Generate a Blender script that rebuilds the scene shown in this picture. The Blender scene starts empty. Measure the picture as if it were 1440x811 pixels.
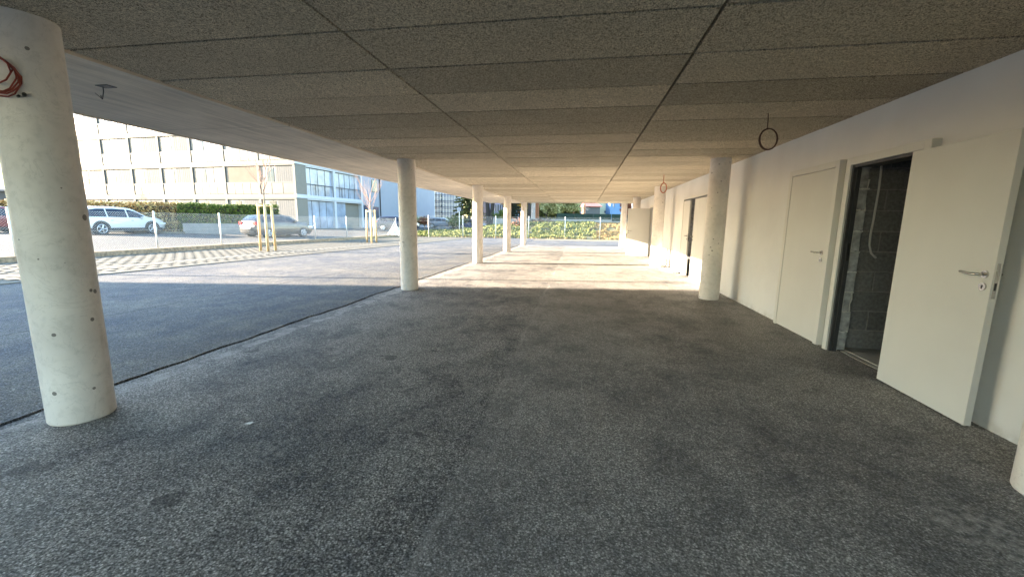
import bpy, bmesh, math, random
from mathutils import Vector, Matrix, noise
random.seed(7)
S = bpy.context.scene
COL = S.collection
R = math.radians
# ---------------------------------------------------------------- camera
F_PX = 576.9
yaw, pitch, roll = R(9.588), R(9.171), R(0.754)
cy, sy, cp, sp, cr, sr = math.cos(yaw), math.sin(yaw), math.cos(pitch), math.sin(pitch), math.cos(roll), math.sin(roll)
Ry = Matrix(((cy, sy, 0), (-sy, cy, 0), (0, 0, 1)))
B = Matrix(((1, 0, 0), (0, 0, -1), (0, 1, 0)))
Rp = Matrix(((1, 0, 0), (0, cp, -sp), (0, sp, cp)))
Rr = Matrix(((cr, -sr, 0), (sr, cr, 0), (0, 0, 1)))
RM = Rr @ Rp @ B @ Ry
cam_d = bpy.data.cameras.new('camera'); cam = bpy.data.objects.new('camera', cam_d); COL.objects.link(cam)
m = Matrix((RM[0], -RM[1], -RM[2])).transposed().to_4x4()
m.translation = (0, 0, 1.40)
cam.matrix_world = m
cam_d.sensor_width = 36; cam_d.lens = 36 * F_PX / 1440
cam_d.clip_start = 0.05; cam_d.clip_end = 3000
S.camera = cam
S.render.resolution_x = 1024; S.render.resolution_y = 576
# ---------------------------------------------------------------- light
SUN_EL, SUN_AZ = R(13.0), R(9.5)          # sun travels towards (cos az, sin az)
d = Vector((math.cos(SUN_AZ) * math.cos(SUN_EL), math.sin(SUN_AZ) * math.cos(SUN_EL), -math.sin(SUN_EL)))
sl = bpy.data.lights.new('sun', 'SUN'); sl.energy = 5.0; sl.angle = R(0.5); sl.color = (1.0, 0.84, 0.65)
so = bpy.data.objects.new('sun', sl); COL.objects.link(so)
so.rotation_euler = d.to_track_quat('-Z', 'Y').to_euler()
w = bpy.data.worlds.new('World'); S.world = w; w.use_nodes = True
nt = w.node_tree; bg = nt.nodes['Background']
sky = nt.nodes.new('ShaderNodeTexSky'); sky.sky_type = 'NISHITA'; sky.sun_disc = False
sky.sun_elevation = SUN_EL
sky.sun_rotation = math.atan2(-d.x, -d.y)   # direction to the sun measured from +Y, clockwise
sky.air_density = 1.3; sky.dust_density = 0.5; sky.ozone_density = 2.5
nt.links.new(sky.outputs[0], bg.inputs[0]); bg.inputs[1].default_value = 0.125
S.view_settings.view_transform = 'Standard'; S.view_settings.look = 'None'
S.view_settings.gamma = 1; S.view_settings.exposure = 3.6
try: S.view_settings.use_curve_mapping = False
except Exception: pass
S.cycles.max_bounces = 8; S.cycles.diffuse_bounces = 5; S.cycles.transparent_max_bounces = 24
# ---------------------------------------------------------------- materials
class N:
    """tiny node helper"""
    def __init__(s, name):
        s.m = bpy.data.materials.new(name); s.m.use_nodes = True
        s.t = s.m.node_tree; s.b = s.t.nodes['Principled BSDF']
        s.tc = s.t.nodes.new('ShaderNodeTexCoord')
    def n(s, typ, **k):
        x = s.t.nodes.new(typ)
        for a, v in k.items(): setattr(x, a, v)
        return x
    def l(s, a, b): s.t.links.new(a, b)
    def mapping(s, scale=(1, 1, 1), coord='Object', rot=(0, 0, 0)):
        mp = s.n('ShaderNodeMapping'); mp.inputs['Scale'].default_value = scale; mp.inputs['Rotation'].default_value = rot
        s.l(s.tc.outputs[coord], mp.inputs[0]); return mp.outputs[0]
    def noise(s, scale, detail=4, rough=.55, vec=None, dist=0):
        x = s.n('ShaderNodeTexNoise'); x.inputs['Scale'].default_value = scale; x.inputs['Detail'].default_value = detail
        x.inputs['Roughness'].default_value = rough; x.inputs['Distortion'].default_value = dist
        s.l(vec if vec is not None else s.tc.outputs['Object'], x.inputs['Vector']); return x.outputs['Fac']
    def voro(s, scale, vec=None, out='Distance', rnd=1):
        x = s.n('ShaderNodeTexVoronoi'); x.inputs['Scale'].default_value = scale; x.inputs['Randomness'].default_value = rnd
        s.l(vec if vec is not None else s.tc.outputs['Object'], x.inputs['Vector']); return x.outputs[out]
    def ramp(s, fac, stops):
        x = s.n('ShaderNodeValToRGB'); e = x.color_ramp.elements
        while len(e) < len(stops): e.new(.5)
        for el, (p, c) in zip(e, stops):
            el.position = p; el.color = (*c, 1) if not isinstance(c, (int, float)) else (c, c, c, 1)
        s.l(fac, x.inputs[0]); return x.outputs[0]
    def mix(s, fac, a, b, mode='MIX'):
        x = s.n('ShaderNodeMixRGB', blend_type=mode)
        for i, v in zip((0, 1, 2), (fac, a, b)):
            if isinstance(v, (int, float)): x.inputs[i].default_value = v if i == 0 else (v, v, v, 1)
            elif isinstance(v, tuple): x.inputs[i].default_value = (*v, 1)
            else: s.l(v, x.inputs[i])
        return x.outputs[0]
    def math(s, op, a, b=0, c=None):
        x = s.n('ShaderNodeMath', operation=op)
        for i, v in enumerate((a, b) if c is None else (a, b, c)):
            if isinstance(v, (int, float)): x.inputs[i].default_value = v
            else: s.l(v, x.inputs[i])
        return x.outputs[0]
    def bump(s, h, strength=.3, dist=.01, prev=None):
        x = s.n('ShaderNodeBump'); x.inputs['Strength'].default_value = strength; x.inputs['Distance'].default_value = dist
        s.l(h, x.inputs['Height'])
        if prev is not None: s.l(prev, x.inputs['Normal'])
        s.l(x.outputs[0], s.b.inputs['Normal']); return x.outputs[0]
    def col(s, c, rough=.8, metal=0, spec=.3):
        if isinstance(c, tuple): s.b.inputs['Base Color'].default_value = (*c, 1)
        else: s.l(c, s.b.inputs['Base Color'])
        if isinstance(rough, (int, float)): s.b.inputs['Roughness'].default_value = rough
        else: s.l(rough, s.b.inputs['Roughness'])
        s.b.inputs['Metallic'].default_value = metal
        s.b.inputs['Specular IOR Level'].default_value = spec
        return s.m

def simple(name, c, rough=.7, metal=0, var=.12, scale=6, bump=0, spec=.4):
    k = N(name); n1 = k.noise(scale, 5)
    lo = tuple(x * (1 - var) for x in c); hi = tuple(min(1, x * (1 + var)) for x in c)
    cc = k.ramp(n1, [(.3, lo), (.7, hi)])
    if bump: k.bump(k.noise(scale * 12, 4), bump, .005)
    return k.col(cc, rough, metal, spec)

M = {}
def asphalt(name, dark, dust, dustlo, dusthi, lane=False, grain=1.0):
    k = N(name)
    big = k.noise(.62, 7, .66, dist=.15)
    st = k.noise(3.1, 8, .72, vec=k.mapping((1.0, .7, 1), rot=(0, 0, .35)), dist=.3)
    fine = k.noise(22, 4, .6)
    gr = k.noise(78, 4, .78)
    gv = k.voro(85)
    ms = k.math('ADD', k.math('MULTIPLY', big, .55), k.math('MULTIPLY', st, .45))
    ms = k.math('ADD', ms, k.math('MULTIPLY', k.math('SUBTRACT', fine, .5), .30))
    dm = k.ramp(ms, [(dustlo, 0.0), (dusthi, 1.0)])
    base = k.mix(k.ramp(gr, [(.42, 0.0), (.60, 1.0)]), tuple(x * .22 for x in dark), tuple(x * 2.3 for x in dark))
    dst = k.mix(k.ramp(gr, [(.40, 0.0), (.54, 1.0)]), tuple(x * .28 for x in dust), tuple(x * 1.3 for x in dust))
    c = k.mix(k.math('MULTIPLY', dm, .85), base, dst)
    vs_ = k.n('ShaderNodeTexVoronoi'); vs_.inputs['Scale'].default_value = 108; k.l(k.tc.outputs['Object'], vs_.inputs['Vector'])
    bw = k.n('ShaderNodeRGBToBW'); k.l(vs_.outputs['Color'], bw.inputs[0])
    stone = k.ramp(bw.outputs[0], [(.22, .42), (.5, .9), (.74, 1.5)])
    c = k.mix(.85, c, k.mix(1, c, stone, 'MULTIPLY'))
    c = k.mix(.8, c, k.mix(1, c, k.ramp(vs_.outputs['Distance'], [(.28, 1.12), (.60, .42)]), 'MULTIPLY'))
    # oil drips and pale scuffs with outlines of their own
    wv = k.n('ShaderNodeVectorMath', operation='ADD'); k.l(k.tc.outputs['Object'], wv.inputs[0])
    nzc = k.n('ShaderNodeTexNoise'); nzc.inputs['Scale'].default_value = 3.2; nzc.inputs['Detail'].default_value = 5; k.l(k.tc.outputs['Object'], nzc.inputs['Vector'])
    sc_ = k.n('ShaderNodeVectorMath', operation='SCALE'); sc_.inputs['Scale'].default_value = .55; k.l(nzc.outputs['Color'], sc_.inputs[0]); k.l(sc_.outputs[0], wv.inputs[1])
    oil = k.voro(1.15, vec=wv.outputs[0]); oil = k.math('LESS_THAN', oil, .095)
    c = k.mix(k.math('MULTIPLY', oil, .55), c, (.018, .018, .02))
    mp2 = k.n('ShaderNodeMapping'); mp2.inputs['Location'].default_value = (7.3, 2.1, 0); mp2.inputs['Scale'].default_value = (1, .6, 1); mp2.inputs['Rotation'].default_value = (0, 0, .6); k.l(wv.outputs[0], mp2.inputs[0])
    sc2 = k.voro(.95, vec=mp2.outputs[0]); sc2 = k.ramp(sc2, [(.05, 1.0), (.17, 0.0)])
    c = k.mix(k.math('MULTIPLY', sc2, k.math('MULTIPLY', k.ramp(fine, [(.4, .1), (.6, 1.0)]), .55)), c, tuple(x * 1.15 for x in dust))
    c = k.mix(.5, c, k.mix(1, c, k.ramp(k.noise(30, 5, .7), [(.35, .55), (.65, 1.4)]), 'MULTIPLY'))
    # pale chips of stone
    vc = k.n('ShaderNodeTexVoronoi'); vc.inputs['Scale'].default_value = 42; k.l(k.tc.outputs['Object'], vc.inputs['Vector'])
    chip = k.math('MULTIPLY', k.math('LESS_THAN', vc.outputs['Distance'], .22), k.math('GREATER_THAN', k.noise(41.3, 0), .63))
    c = k.mix(k.math('MULTIPLY', chip, .5), c, (.34, .33, .30))
    if lane:
        sx = k.n('ShaderNodeSeparateXYZ'); k.l(k.tc.outputs['Object'], sx.inputs[0])
        wob = k.math('MULTIPLY', k.math('SUBTRACT', k.noise(1.3, 4), .5), .25)
        xx = k.math('ADD', k.math('ADD', sx.outputs[0], wob), k.math('MULTIPLY', sx.outputs[1], .012))
        side = k.math('GREATER_THAN', xx, -.62)
        c = k.mix(k.math('MULTIPLY', side, .16), c, dust)
        seam = k.math('LESS_THAN', k.math('ABSOLUTE', k.math('ADD', xx, .62)), .025)
        c = k.mix(k.math('MULTIPLY', k.math('MULTIPLY', seam, k.ramp(k.noise(.8), [(.42, 0.0), (.6, 1.0)])), .25), c, tuple(x * 1.2 for x in dust))
        jd = k.math('ADD', sx.outputs[0], k.math('MULTIPLY', k.math('SUBTRACT', k.noise(2.3, 5), .5), .35))
        band = k.math('MULTIPLY', k.math('LESS_THAN', k.math('ABSOLUTE', k.math('ADD', jd, 3.62)), .07), k.ramp(k.noise(6, 5), [(.4, 0.0), (.6, 1.0)]))
        c = k.mix(k.math('MULTIPLY', band, .55), c, tuple(x * 1.1 for x in dust))
    if not lane and name == 'fresh_asphalt':
        sx = k.n('ShaderNodeSeparateXYZ'); k.l(k.tc.outputs['Object'], sx.inputs[0])
        wob_ = k.math('MULTIPLY', k.math('SUBTRACT', k.noise(1.1, 5), .5), .3)
        xx = k.math('ADD', k.math('ADD', sx.outputs[0], wob_), k.math('MULTIPLY', sx.outputs[1], -.06))
        seam = k.math('LESS_THAN', k.math('ABSOLUTE', k.math('ADD', xx, 6.95)), .022)
        c = k.mix(k.math('MULTIPLY', seam, .75), c, (.012, .012, .014))
    b1 = k.bump(k.noise(7, 3), .35, .012)
    b2 = k.bump(gv, .55 * grain, .006, b1)
    k.bump(gr, .8 * grain, .006, b2)
    return k.col(c, .82, 0, .35)
M['floor'] = asphalt('dusty_asphalt', (.052, .054, .066), (.42, .39, .36), .36, .55, lane=True)
M['yard'] = asphalt('fresh_asphalt', (.058, .063, .078), (.235, .212, .172), .42, .64)
M['street'] = asphalt('street_asphalt', (.055, .055, .055), (.095, .088, .074), .3, .7, grain=.5)
M['subsoil'] = simple('dark_subsoil', (.05, .044, .038), .95, var=.4, scale=15, bump=.5)

def concrete(name, c, streak=None, pits=True, seams=0):
    k = N(name)
    a = k.noise(1.7, 6, .6); b = k.noise(14, 5, .6)
    v = k.mapping(streak) if streak else None
    c0 = k.ramp(a, [(.3, tuple(x * .82 for x in c)), (.7, tuple(min(1, x * 1.1) for x in c))])
    c1 = k.mix(k.math('MULTIPLY', k.ramp(b, [(.45, 0.0), (.75, 1.0)]), .25), c0, tuple(x * .7 for x in c))
    if streak:
        s1 = k.noise(1.0, 6, .7, vec=v)
        c1 = k.mix(k.math('MULTIPLY', k.ramp(s1, [(.45, 0.0), (.62, 1.0)]), .45), c1, tuple(min(1, x * 1.35) for x in c))
        c1 = k.mix(k.math('MULTIPLY', k.ramp(s1, [(.32, 1.0), (.44, 0.0)]), .5), c1, tuple(x * .6 for x in c))
        nb = k.bump(s1, .3, .01)
    else: nb = k.bump(b, .18, .004)
    if pits:
        vd = k.n('ShaderNodeTexVoronoi'); vd.inputs['Scale'].default_value = 11; k.l(k.tc.outputs['Object'], vd.inputs['Vector'])
        rad = k.math('MULTIPLY', k.math('SUBTRACT', k.noise(10.7, 0), .50), .36)
        pm = k.math('LESS_THAN', vd.outputs['Distance'], rad)
        c1 = k.mix(k.math('MULTIPLY', pm, .85), c1, (.05, .045, .04))
        nb = k.bump(k.math('SUBTRACT', 1, pm), .6, .006, nb)
    if seams:
        sx = k.n('ShaderNodeSeparateXYZ'); k.l(k.tc.outputs['Object'], sx.inputs[0])
        f = k.math('FRACT', k.math('DIVIDE', k.math('ADD', sx.outputs[1], 50.05), seams))
        sm = k.math('LESS_THAN', f, .006)
        c1 = k.mix(k.math('MULTIPLY', sm, .7), c1, tuple(x * .35 for x in c))
    return k.col(c1, .78, 0, .35)
M['column'] = concrete('column_concrete', (.50, .48, .43))
M['soffit'] = concrete('soffit_concrete', (.62, .55, .45), streak=(14, .9, 8), pits=False, seams=2.5)
M['kerb'] = concrete('kerb_concrete', (.19, .175, .14), pits=False)
M['edging'] = simple('weathered_edging', (.26, .20, .13), .9, var=.45, scale=9, bump=.5)
M['dust_pave'] = simple('paver_concrete', (.135, .124, .10), .9, var=.15, scale=5, bump=.3)
M['pave_fill'] = simple('paver_gravel_fill', (.085, .074, .054), .95, var=.4, scale=30, bump=.8)

def woodwool():
    k = N('wood_wool_board')
    g = k.n('ShaderNodeNewGeometry')
    n1 = k.noise(30, 5, .85, dist=3.5); n2 = k.noise(190, 3, .6, vec=k.mapping((1, .35, 1)), dist=2.0); n3 = k.noise(1.2, 5)
    t = k.math('ADD', k.math('MULTIPLY', n1, .6), k.math('MULTIPLY', n2, .4))
    c = k.ramp(t, [(.45, (.10, .083, .058)), (.49, (.50, .43, .325)), (.54, (.93, .83, .64))])
    c = k.mix(k.math('MULTIPLY', k.ramp(n3, [(.3, 0.0), (.7, 1.0)]), .3), c, (.36, .32, .25))
    isl = k.ramp(g.outputs['Random Per Island'], [(0, .76), (1, 1.12)])
    c = k.mix(1, c, isl, 'MULTIPLY')
    k.bump(t, 1.0, .016)
    return k.col(c, .95, 0, .1)
M['woodwool'] = woodwool()

k = N('white_plaster')
n1 = k.noise(1.1, 5); n2 = k.noise(160, 3)
sx = k.n('ShaderNodeSeparateXYZ'); k.l(k.tc.outputs['Object'], sx.inputs[0])
dirt = k.math('MULTIPLY', k.ramp(sx.outputs[2], [(0.0, 1.0), (.10, 0.0)]), k.ramp(k.noise(9, 5), [(.4, 0.0), (.7, 1.0)]))
cc = k.ramp(n1, [(.3, (.60, .605, .605)), (.7, (.68, .685, .685))])
cc = k.mix(k.math('MULTIPLY', dirt, .55), cc, (.30, .28, .25))
b1 = k.bump(n2, .35, .003); k.bump(k.noise(3, 3), .25, .02, b1)
M['plaster'] = k.col(cc, .9, 0, .2)
M['door'] = simple('door_paint', (.56, .56, .535), .5, var=.03, scale=2, spec=.4)
M['doorframe'] = simple('frame_paint', (.57, .57, .545), .5, var=.03, scale=2)
M['darkjamb'] = simple('dark_steel_jamb', (.06, .062, .066), .45, .3, var=.15)
M['seal'] = simple('rubber_seal', (.03, .03, .03), .8)
M['steel'] = simple('brushed_steel', (.50, .49, .47), .18, 1.0, var=.06, scale=30)
M['black'] = simple('black_plastic', (.02, .02, .02), .5)

k = N('grey_blockwork')
br = k.n('ShaderNodeTexBrick'); k.l(k.mapping((1, 1, 1), rot=(math.pi / 2, 0, 0)), br.inputs['Vector'])
br.inputs['Scale'].default_value = 1; br.inputs['Brick Width'].default_value = .5; br.inputs['Row Height'].default_value = .225
br.inputs['Mortar Size'].default_value = .010; br.inputs['Mortar Smooth'].default_value = .4
br.inputs['Color1'].default_value = (.13, .133, .142, 1); br.inputs['Color2'].default_value = (.20, .203, .212, 1); br.inputs['Mortar'].default_value = (.30, .295, .29, 1)
cc = k.mix(.35, br.outputs['Color'], k.ramp(k.noise(30, 5), [(.3, .06), (.7, .34)]))
b1 = k.bump(k.math('SUBTRACT', 1, br.outputs['Fac']), .8, .01); k.bump(k.noise(60, 4), .5, .006, b1)
M['blocks'] = k.col(cc, .95, 0, .15)
M['block_end'] = simple('rough_block_end', (.34, .345, .355), .95, var=.4, scale=14, bump=.9)
M['mortar'] = simple('squeezed_mortar', (.55, .54, .52), .95, var=.2, scale=20, bump=.5)
M['room_floor'] = concrete('bare_concrete_floor', (.42, .40, .37), pits=False)
M['conduit'] = simple('grey_conduit', (.55, .55, .55), .5)
M['red_cable'] = simple('red_cable', (.26, .045, .03), .5, var=.3, scale=20)
M['brown_cable'] = simple('brown_cable', (.075, .032, .02), .5, var=.3, scale=20)
M['orange_cable'] = simple('orange_cable', (.42, .085, .03), .5, var=.3, scale=20)

M['cream'] = simple('cream_render', (.165, .158, .138), .85, var=.05)
M['bwhite'] = simple('white_render', (.25, .27, .315), .85, var=.04, scale=1)
M['glazed'] = simple('glazed_loggia_front', (.045, .056, .072), .35, var=.10, scale=.6, spec=.5)
M['white'] = simple('white_paper', (.6, .6, .6), .8)
M['shade_lift'] = simple('shade_lifted_trim', (.42, .44, .47), .85, var=.05)  # block's trim on its shaded side, colour lightened above the cream to offset shade
M['inner'] = simple('loggia_wall', (.095, .10, .105), .85, var=.05)
M['curtain'] = simple('pale_curtain', (.085, .088, .090), .9, var=.12, scale=8)
M['blind'] = simple('sand_awning', (.11, .09, .07), .9, var=.1, scale=2)
M['bluepane'] = simple('dark_blue_pane', (.018, .032, .055), .15, var=.25, scale=2, spec=.6)
M['mullion'] = simple('grey_metal', (.045, .045, .05), .5, .4)
M['panel'] = simple('frosted_panel', (.062, .061, .056), .35, var=.08, scale=1.5)
M['panelblue'] = simple('blue_grey_panel', (.24, .285, .36), .2, var=.35, scale=.9, spec=.7)
def glass(name, tint, refl=.25):
    k = N(name)
    k.t.nodes.remove(k.b)
    out = [n for n in k.t.nodes if n.type == 'OUTPUT_MATERIAL'][0]
    tr = k.n('ShaderNodeBsdfTransparent'); tr.inputs[0].default_value = (*tint, 1)
    gl = k.n('ShaderNodeBsdfGlossy'); gl.inputs['Roughness'].default_value = .03
    fr = k.n('ShaderNodeFresnel'); fr.inputs[0].default_value = 1.5
    f = k.math('ADD', fr.outputs[0], refl)
    mx = k.n('ShaderNodeMixShader'); k.l(f, mx.inputs[0]); k.l(tr.outputs[0], mx.inputs[1]); k.l(gl.outputs[0], mx.inputs[2])
    k.l(mx.outputs[0], out.inputs[0]); return k.m
M['glass'] = glass('loggia_glass', (.85, .90, .93), .0)
M['carglass'] = simple('car_glass', (.010, .015, .03), .12, var=.1, spec=.3)
M['galv'] = simple('galvanised_steel', (.62, .61, .58), .5, .35, var=.1)
M['wire'] = simple('galvanised_wire', (.48, .47, .43), .5, .3)
M['stake'] = simple('peeled_wood_stake', (.52, .38, .20), .85, var=.2, scale=7)
M['bark'] = simple('grey_brown_bark', (.22, .17, .12), .95, var=.35, scale=14, bump=.7)
M['barkdark'] = simple('dark_bark', (.045, .038, .034), .95, var=.4, scale=12, bump=.7)
M['barkred'] = simple('reddish_bark', (.19, .085, .045), .95, var=.3, scale=12, bump=.7)
M['barkpale'] = simple('pale_bark', (.30, .27, .25), .95, var=.35, scale=10, bump=.6)
M['twig'] = simple('reddish_twig', (.30, .20, .16), .9, var=.25, scale=10)
def leafmat(name, stops, rough=.7):
    k = N(name); g = k.n('ShaderNodeNewGeometry')
    c = k.ramp(g.outputs['Random Per Island'], stops)
    m_ = k.col(c, rough, 0, .25)
    return m_
M['lf_hedge'] = leafmat('green_hedge_leaf', [(0, (.035, .06, .012)), (.5, (.08, .12, .02)), (1, (.16, .18, .035))])
M['lf_beech'] = leafmat('dry_beech_leaf', [(0, (.12, .06, .02)), (.4, (.32, .22, .085)), (.75, (.50, .39, .19)), (1, (.22, .22, .07))])
M['lf_spruce'] = leafmat('conifer_leaf', [(0, (.02, .026, .008)), (.6, (.09, .10, .025)), (1, (.26, .24, .07))])
M['lf_gold'] = leafmat('golden_leaf', [(0, (.30, .16, .02)), (1, (.65, .42, .08))])
M['lf_pale'] = leafmat('pale_green_leaf', [(0, (.06, .08, .02)), (.4, (.38, .38, .16)), (1, (.66, .62, .36))])
M['lf_red'] = leafmat('red_brown_leaf', [(0, (.07, .02, .012)), (1, (.28, .11, .06))])
M['grass'] = leafmat('bank_grass_blade', [(0, (.03, .05, .012)), (.45, (.10, .13, .03)), (1, (.26, .24, .08))])
M['litter'] = leafmat('dry_leaf_litter', [(0, (.08, .045, .018)), (.5, (.26, .17, .065)), (1, (.32, .27, .11))])
M['soil'] = simple('bank_soil', (.11, .10, .04), .95, var=.45, scale=3, bump=.6)
M['netting'] = simple('dark_green_screen', (.012, .03, .022), .85, var=.3, scale=3)
M['greywall'] = concrete('garden_wall_concrete', (.28, .275, .26), pits=False)
M['tyre'] = simple('tyre_rubber', (.02, .02, .02), .85)
M['rim'] = simple('alloy_rim', (.5, .5, .5), .35, .8)
M['headlight'] = simple('headlamp_lens', (.7, .72, .75), .1, var=.05, spec=.8)
M['taillight'] = simple('red_lamp_lens', (.45, .02, .02), .2, var=.1)
M['cladding'] = simple('black_cladding', (.03, .03, .032), .7)
M['platewhite'] = simple('number_plate_white', (.7, .7, .7), .5)
M['roofred'] = simple('red_roof', (.33, .10, .09), .85)
M['roofgrey'] = simple('grey_roof', (.25, .25, .26), .85)
M['lilac'] = simple('lilac_render', (.30, .27, .36), .85, var=.05, scale=1)
M['blueren'] = simple('blue_render', (.13, .24, .42), .8, var=.05, scale=1)
M['paleblue'] = simple('pale_blue_render', (.30, .45, .66), .8, var=.05, scale=1)
M['yellowc'] = simple('pale_yellow_render', (.60, .60, .42), .85, var=.05, scale=1)
M['brick'] = simple('rust_panel', (.36, .18, .11), .9, var=.2, scale=1)
M['winglass'] = simple('dark_window_glass', (.04, .06, .09), .12, spec=.7)
def paint(name, c):
    k = N(name); m_ = k.col(c, .28, 0, .5)
    k.b.inputs['Coat Weight'].default_value = .35; return m_
M['carwhite'] = paint('white_car_paint', (.55, .54, .53)); M['cargrey'] = paint('grey_car_paint', (.05, .048, .045))
M['cardark'] = paint('dark_car_paint', (.03, .035, .06)); M['carred'] = paint('dark_red_car_paint', (.16, .02, .02)); M['carblue'] = paint('blue_car_paint', (.03, .06, .20)); M['carslate'] = paint('slate_car_paint', (.12, .14, .18))

# ---------------------------------------------------------------- mesh helpers
def obj(name, bm, mat, parent=None, smooth=False, bevel=0, loc=None):
    me = bpy.data.meshes.new(name)
    bm.normal_update(); bm.to_mesh(me); bm.free()
    if smooth:
        for p in me.polygons: p.use_smooth = True
    o = bpy.data.objects.new(name, me); COL.objects.link(o)
    me.materials.append(M[mat] if isinstance(mat, str) else mat)
    if parent: o.parent = parent
    if loc is not None: o.location = loc
    if bevel:
        b = o.modifiers.new('bevel', 'BEVEL'); b.width = bevel; b.segments = 2; b.limit_method = 'ANGLE'; b.angle_limit = R(40)
    return o
def tag(o, label=None, cat=None, group=None, kind=None):
    if label: o['label'] = label
    if cat: o['category'] = cat
    if group: o['group'] = group
    if kind: o['kind'] = kind
    return o
def thing(name, label, cat, loc=(0, 0, 0), rz=0, group=None):
    o = bpy.data.objects.new(name, None); COL.objects.link(o); o.location = loc; o.rotation_euler = (0, 0, rz)
    o.empty_display_size = .2
    return tag(o, label, cat, group)
def struct(name, bm, mat, **k): return tag(obj(name, bm, mat, **k), kind='structure')
def copy_tree(o, parent=None):
    c = o.copy(); COL.objects.link(c); c.parent = parent
    for ch in list(o.children): copy_tree(ch, c)
    return c
def new(): return bmesh.new()
def box(bm, x0, y0, z0, x1, y1, z1, mtx=None):
    vs = [bm.verts.new((x, y, z)) for z in (z0, z1) for y in (y0, y1) for x in (x0, x1)]
    if mtx is not None:
        for v in vs: v.co = mtx @ v.co
    for f in ((0, 2, 3, 1), (4, 5, 7, 6), (0, 1, 5, 4), (1, 3, 7, 5), (3, 2, 6, 7), (2, 0, 4, 6)): bm.faces.new([vs[i] for i in f])
    return bm
def tube(bm, pts, rad, seg=8, cap=True, closed=False):
    pts = [Vector(p) for p in pts]; rings = []
    n = len(pts); rads = rad if isinstance(rad, (list, tuple)) else [rad] * n
    prev = None
    for i, p in enumerate(pts):
        if closed: t = pts[(i + 1) % n] - pts[i - 1]
        else: t = pts[min(i + 1, n - 1)] - pts[max(i - 1, 0)]
        t.normalize()
        if prev is None:
            a = Vector((0, 0, 1)) if abs(t.z) < .9 else Vector((1, 0, 0)); u = t.cross(a).normalized()
        else: u = (prev - t * prev.dot(t)).normalized()
        prev = u; v = t.cross(u)
        rings.append([bm.verts.new(p + (u * math.cos(2 * math.pi * j / seg) + v * math.sin(2 * math.pi * j / seg)) * rads[i]) for j in range(seg)])
    m_ = n if closed else n - 1
    for i in range(m_):
        a, b = rings[i], rings[(i + 1) % n]
        for j in range(seg): bm.faces.new((a[j], a[(j + 1) % seg], b[(j + 1) % seg], b[j]))
    if cap and not closed:
        bm.faces.new(rings[0][::-1]); bm.faces.new(rings[-1])
    return bm
def grid(bm, xs, ys, zf, pf=None):
    vs = [[bm.verts.new((*(pf(x, y) if pf else (x, y)), zf(x, y))) for x in xs] for y in ys]
    for j in range(len(ys) - 1):
        for i in range(len(xs) - 1): bm.faces.new((vs[j][i], vs[j][i + 1], vs[j + 1][i + 1], vs[j + 1][i]))
    return bm
def lin(a, b, n): return [a + (b - a) * i / n for i in range(n + 1)]
def sm(t): t = max(0, min(1, t)); return t * t * (3 - 2 * t)
def ray(px, py):
    v = Vector(((px - 720) / F_PX, (py - 405.5) / F_PX, 1)); return RM.transposed() @ v
CAM = Vector((0, 0, 1.40))
def at_depth(px, py, D): return CAM + ray(px, py) * D          # D = distance along the lens axis
def at_z(px, py, z): r_ = ray(px, py); return CAM + r_ * ((z - 1.4) / r_.z)

# ---------------------------------------------------------------- ground
WX = 2.87; ZC = 2.59
XI, XO = -3.76, -5.81; Y0, Y1 = -3.4, 25.9
def wob(y, s=0): return .05 * noise.noise(Vector((s, y * .9, 0))) + .03 * noise.noise(Vector((s + 9, y * 4.1, 3)))
kerbX = lambda y: -11.7 + .085 * (y - 6.4)
edgeX = lambda y: -16.8 + .04 * (y - 9)
backY = lambda x: 33.7 + .19 * (x + 16)
ys = lin(-60, -6, 18)[:-1] + lin(-6, 36, 400)
b = new(); grid(b, [-1500, 1500], [-1500, 1500], lambda x, y: -.05); struct('base_ground', b, 'subsoil')
def lip(x, y, xe, s): return .006 * math.exp(-((x - xe) / .15) ** 2) * (1 + noise.noise(Vector((s, y * 3, 0))))
b = new(); fe = lambda y: -3.835 + wob(y)
us = [0, .0015, .03, .06, .1, .3, .6, 1]
ysc = [y for y in ys if y < 26.15] + [26.15]
grid(b, us, ysc, lambda u, y: .0 if u > 0 else -.04, lambda u, y: (fe(y) + (7.2 - fe(y) if y < -90 else (2.93 - fe(y))) * u, y))
struct('covered_floor', b, 'floor')
b = new(); ye = lambda y: -3.845 + wob(y) + .004 - .022 * max(0, .25 + noise.noise(Vector((2, y * 3.1, 1))) + .8 * noise.noise(Vector((4, y * 9, 1))))
def yend(x): return 33.0 if x > -3.9 else 35
grid(b, [0, .0012, .006, .02, .1, .3, .6, 1], ys, lambda u, y: .004 + lip(0, y, 0, 2) * (1 if u == .0012 else 0) if u > 0 else -.04, lambda u, y: (ye(y) + (kerbX(y) - ye(y)) * u, y))
o = struct('yard', b, 'yard')
b = new(); grid(b, [0, .3, 1], lin(26.16, 33.3, 30), lambda u, y: -.002, lambda u, y: (-3.86 + 9.5 * u, y)); struct('yard_end', b, 'yard')
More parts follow.
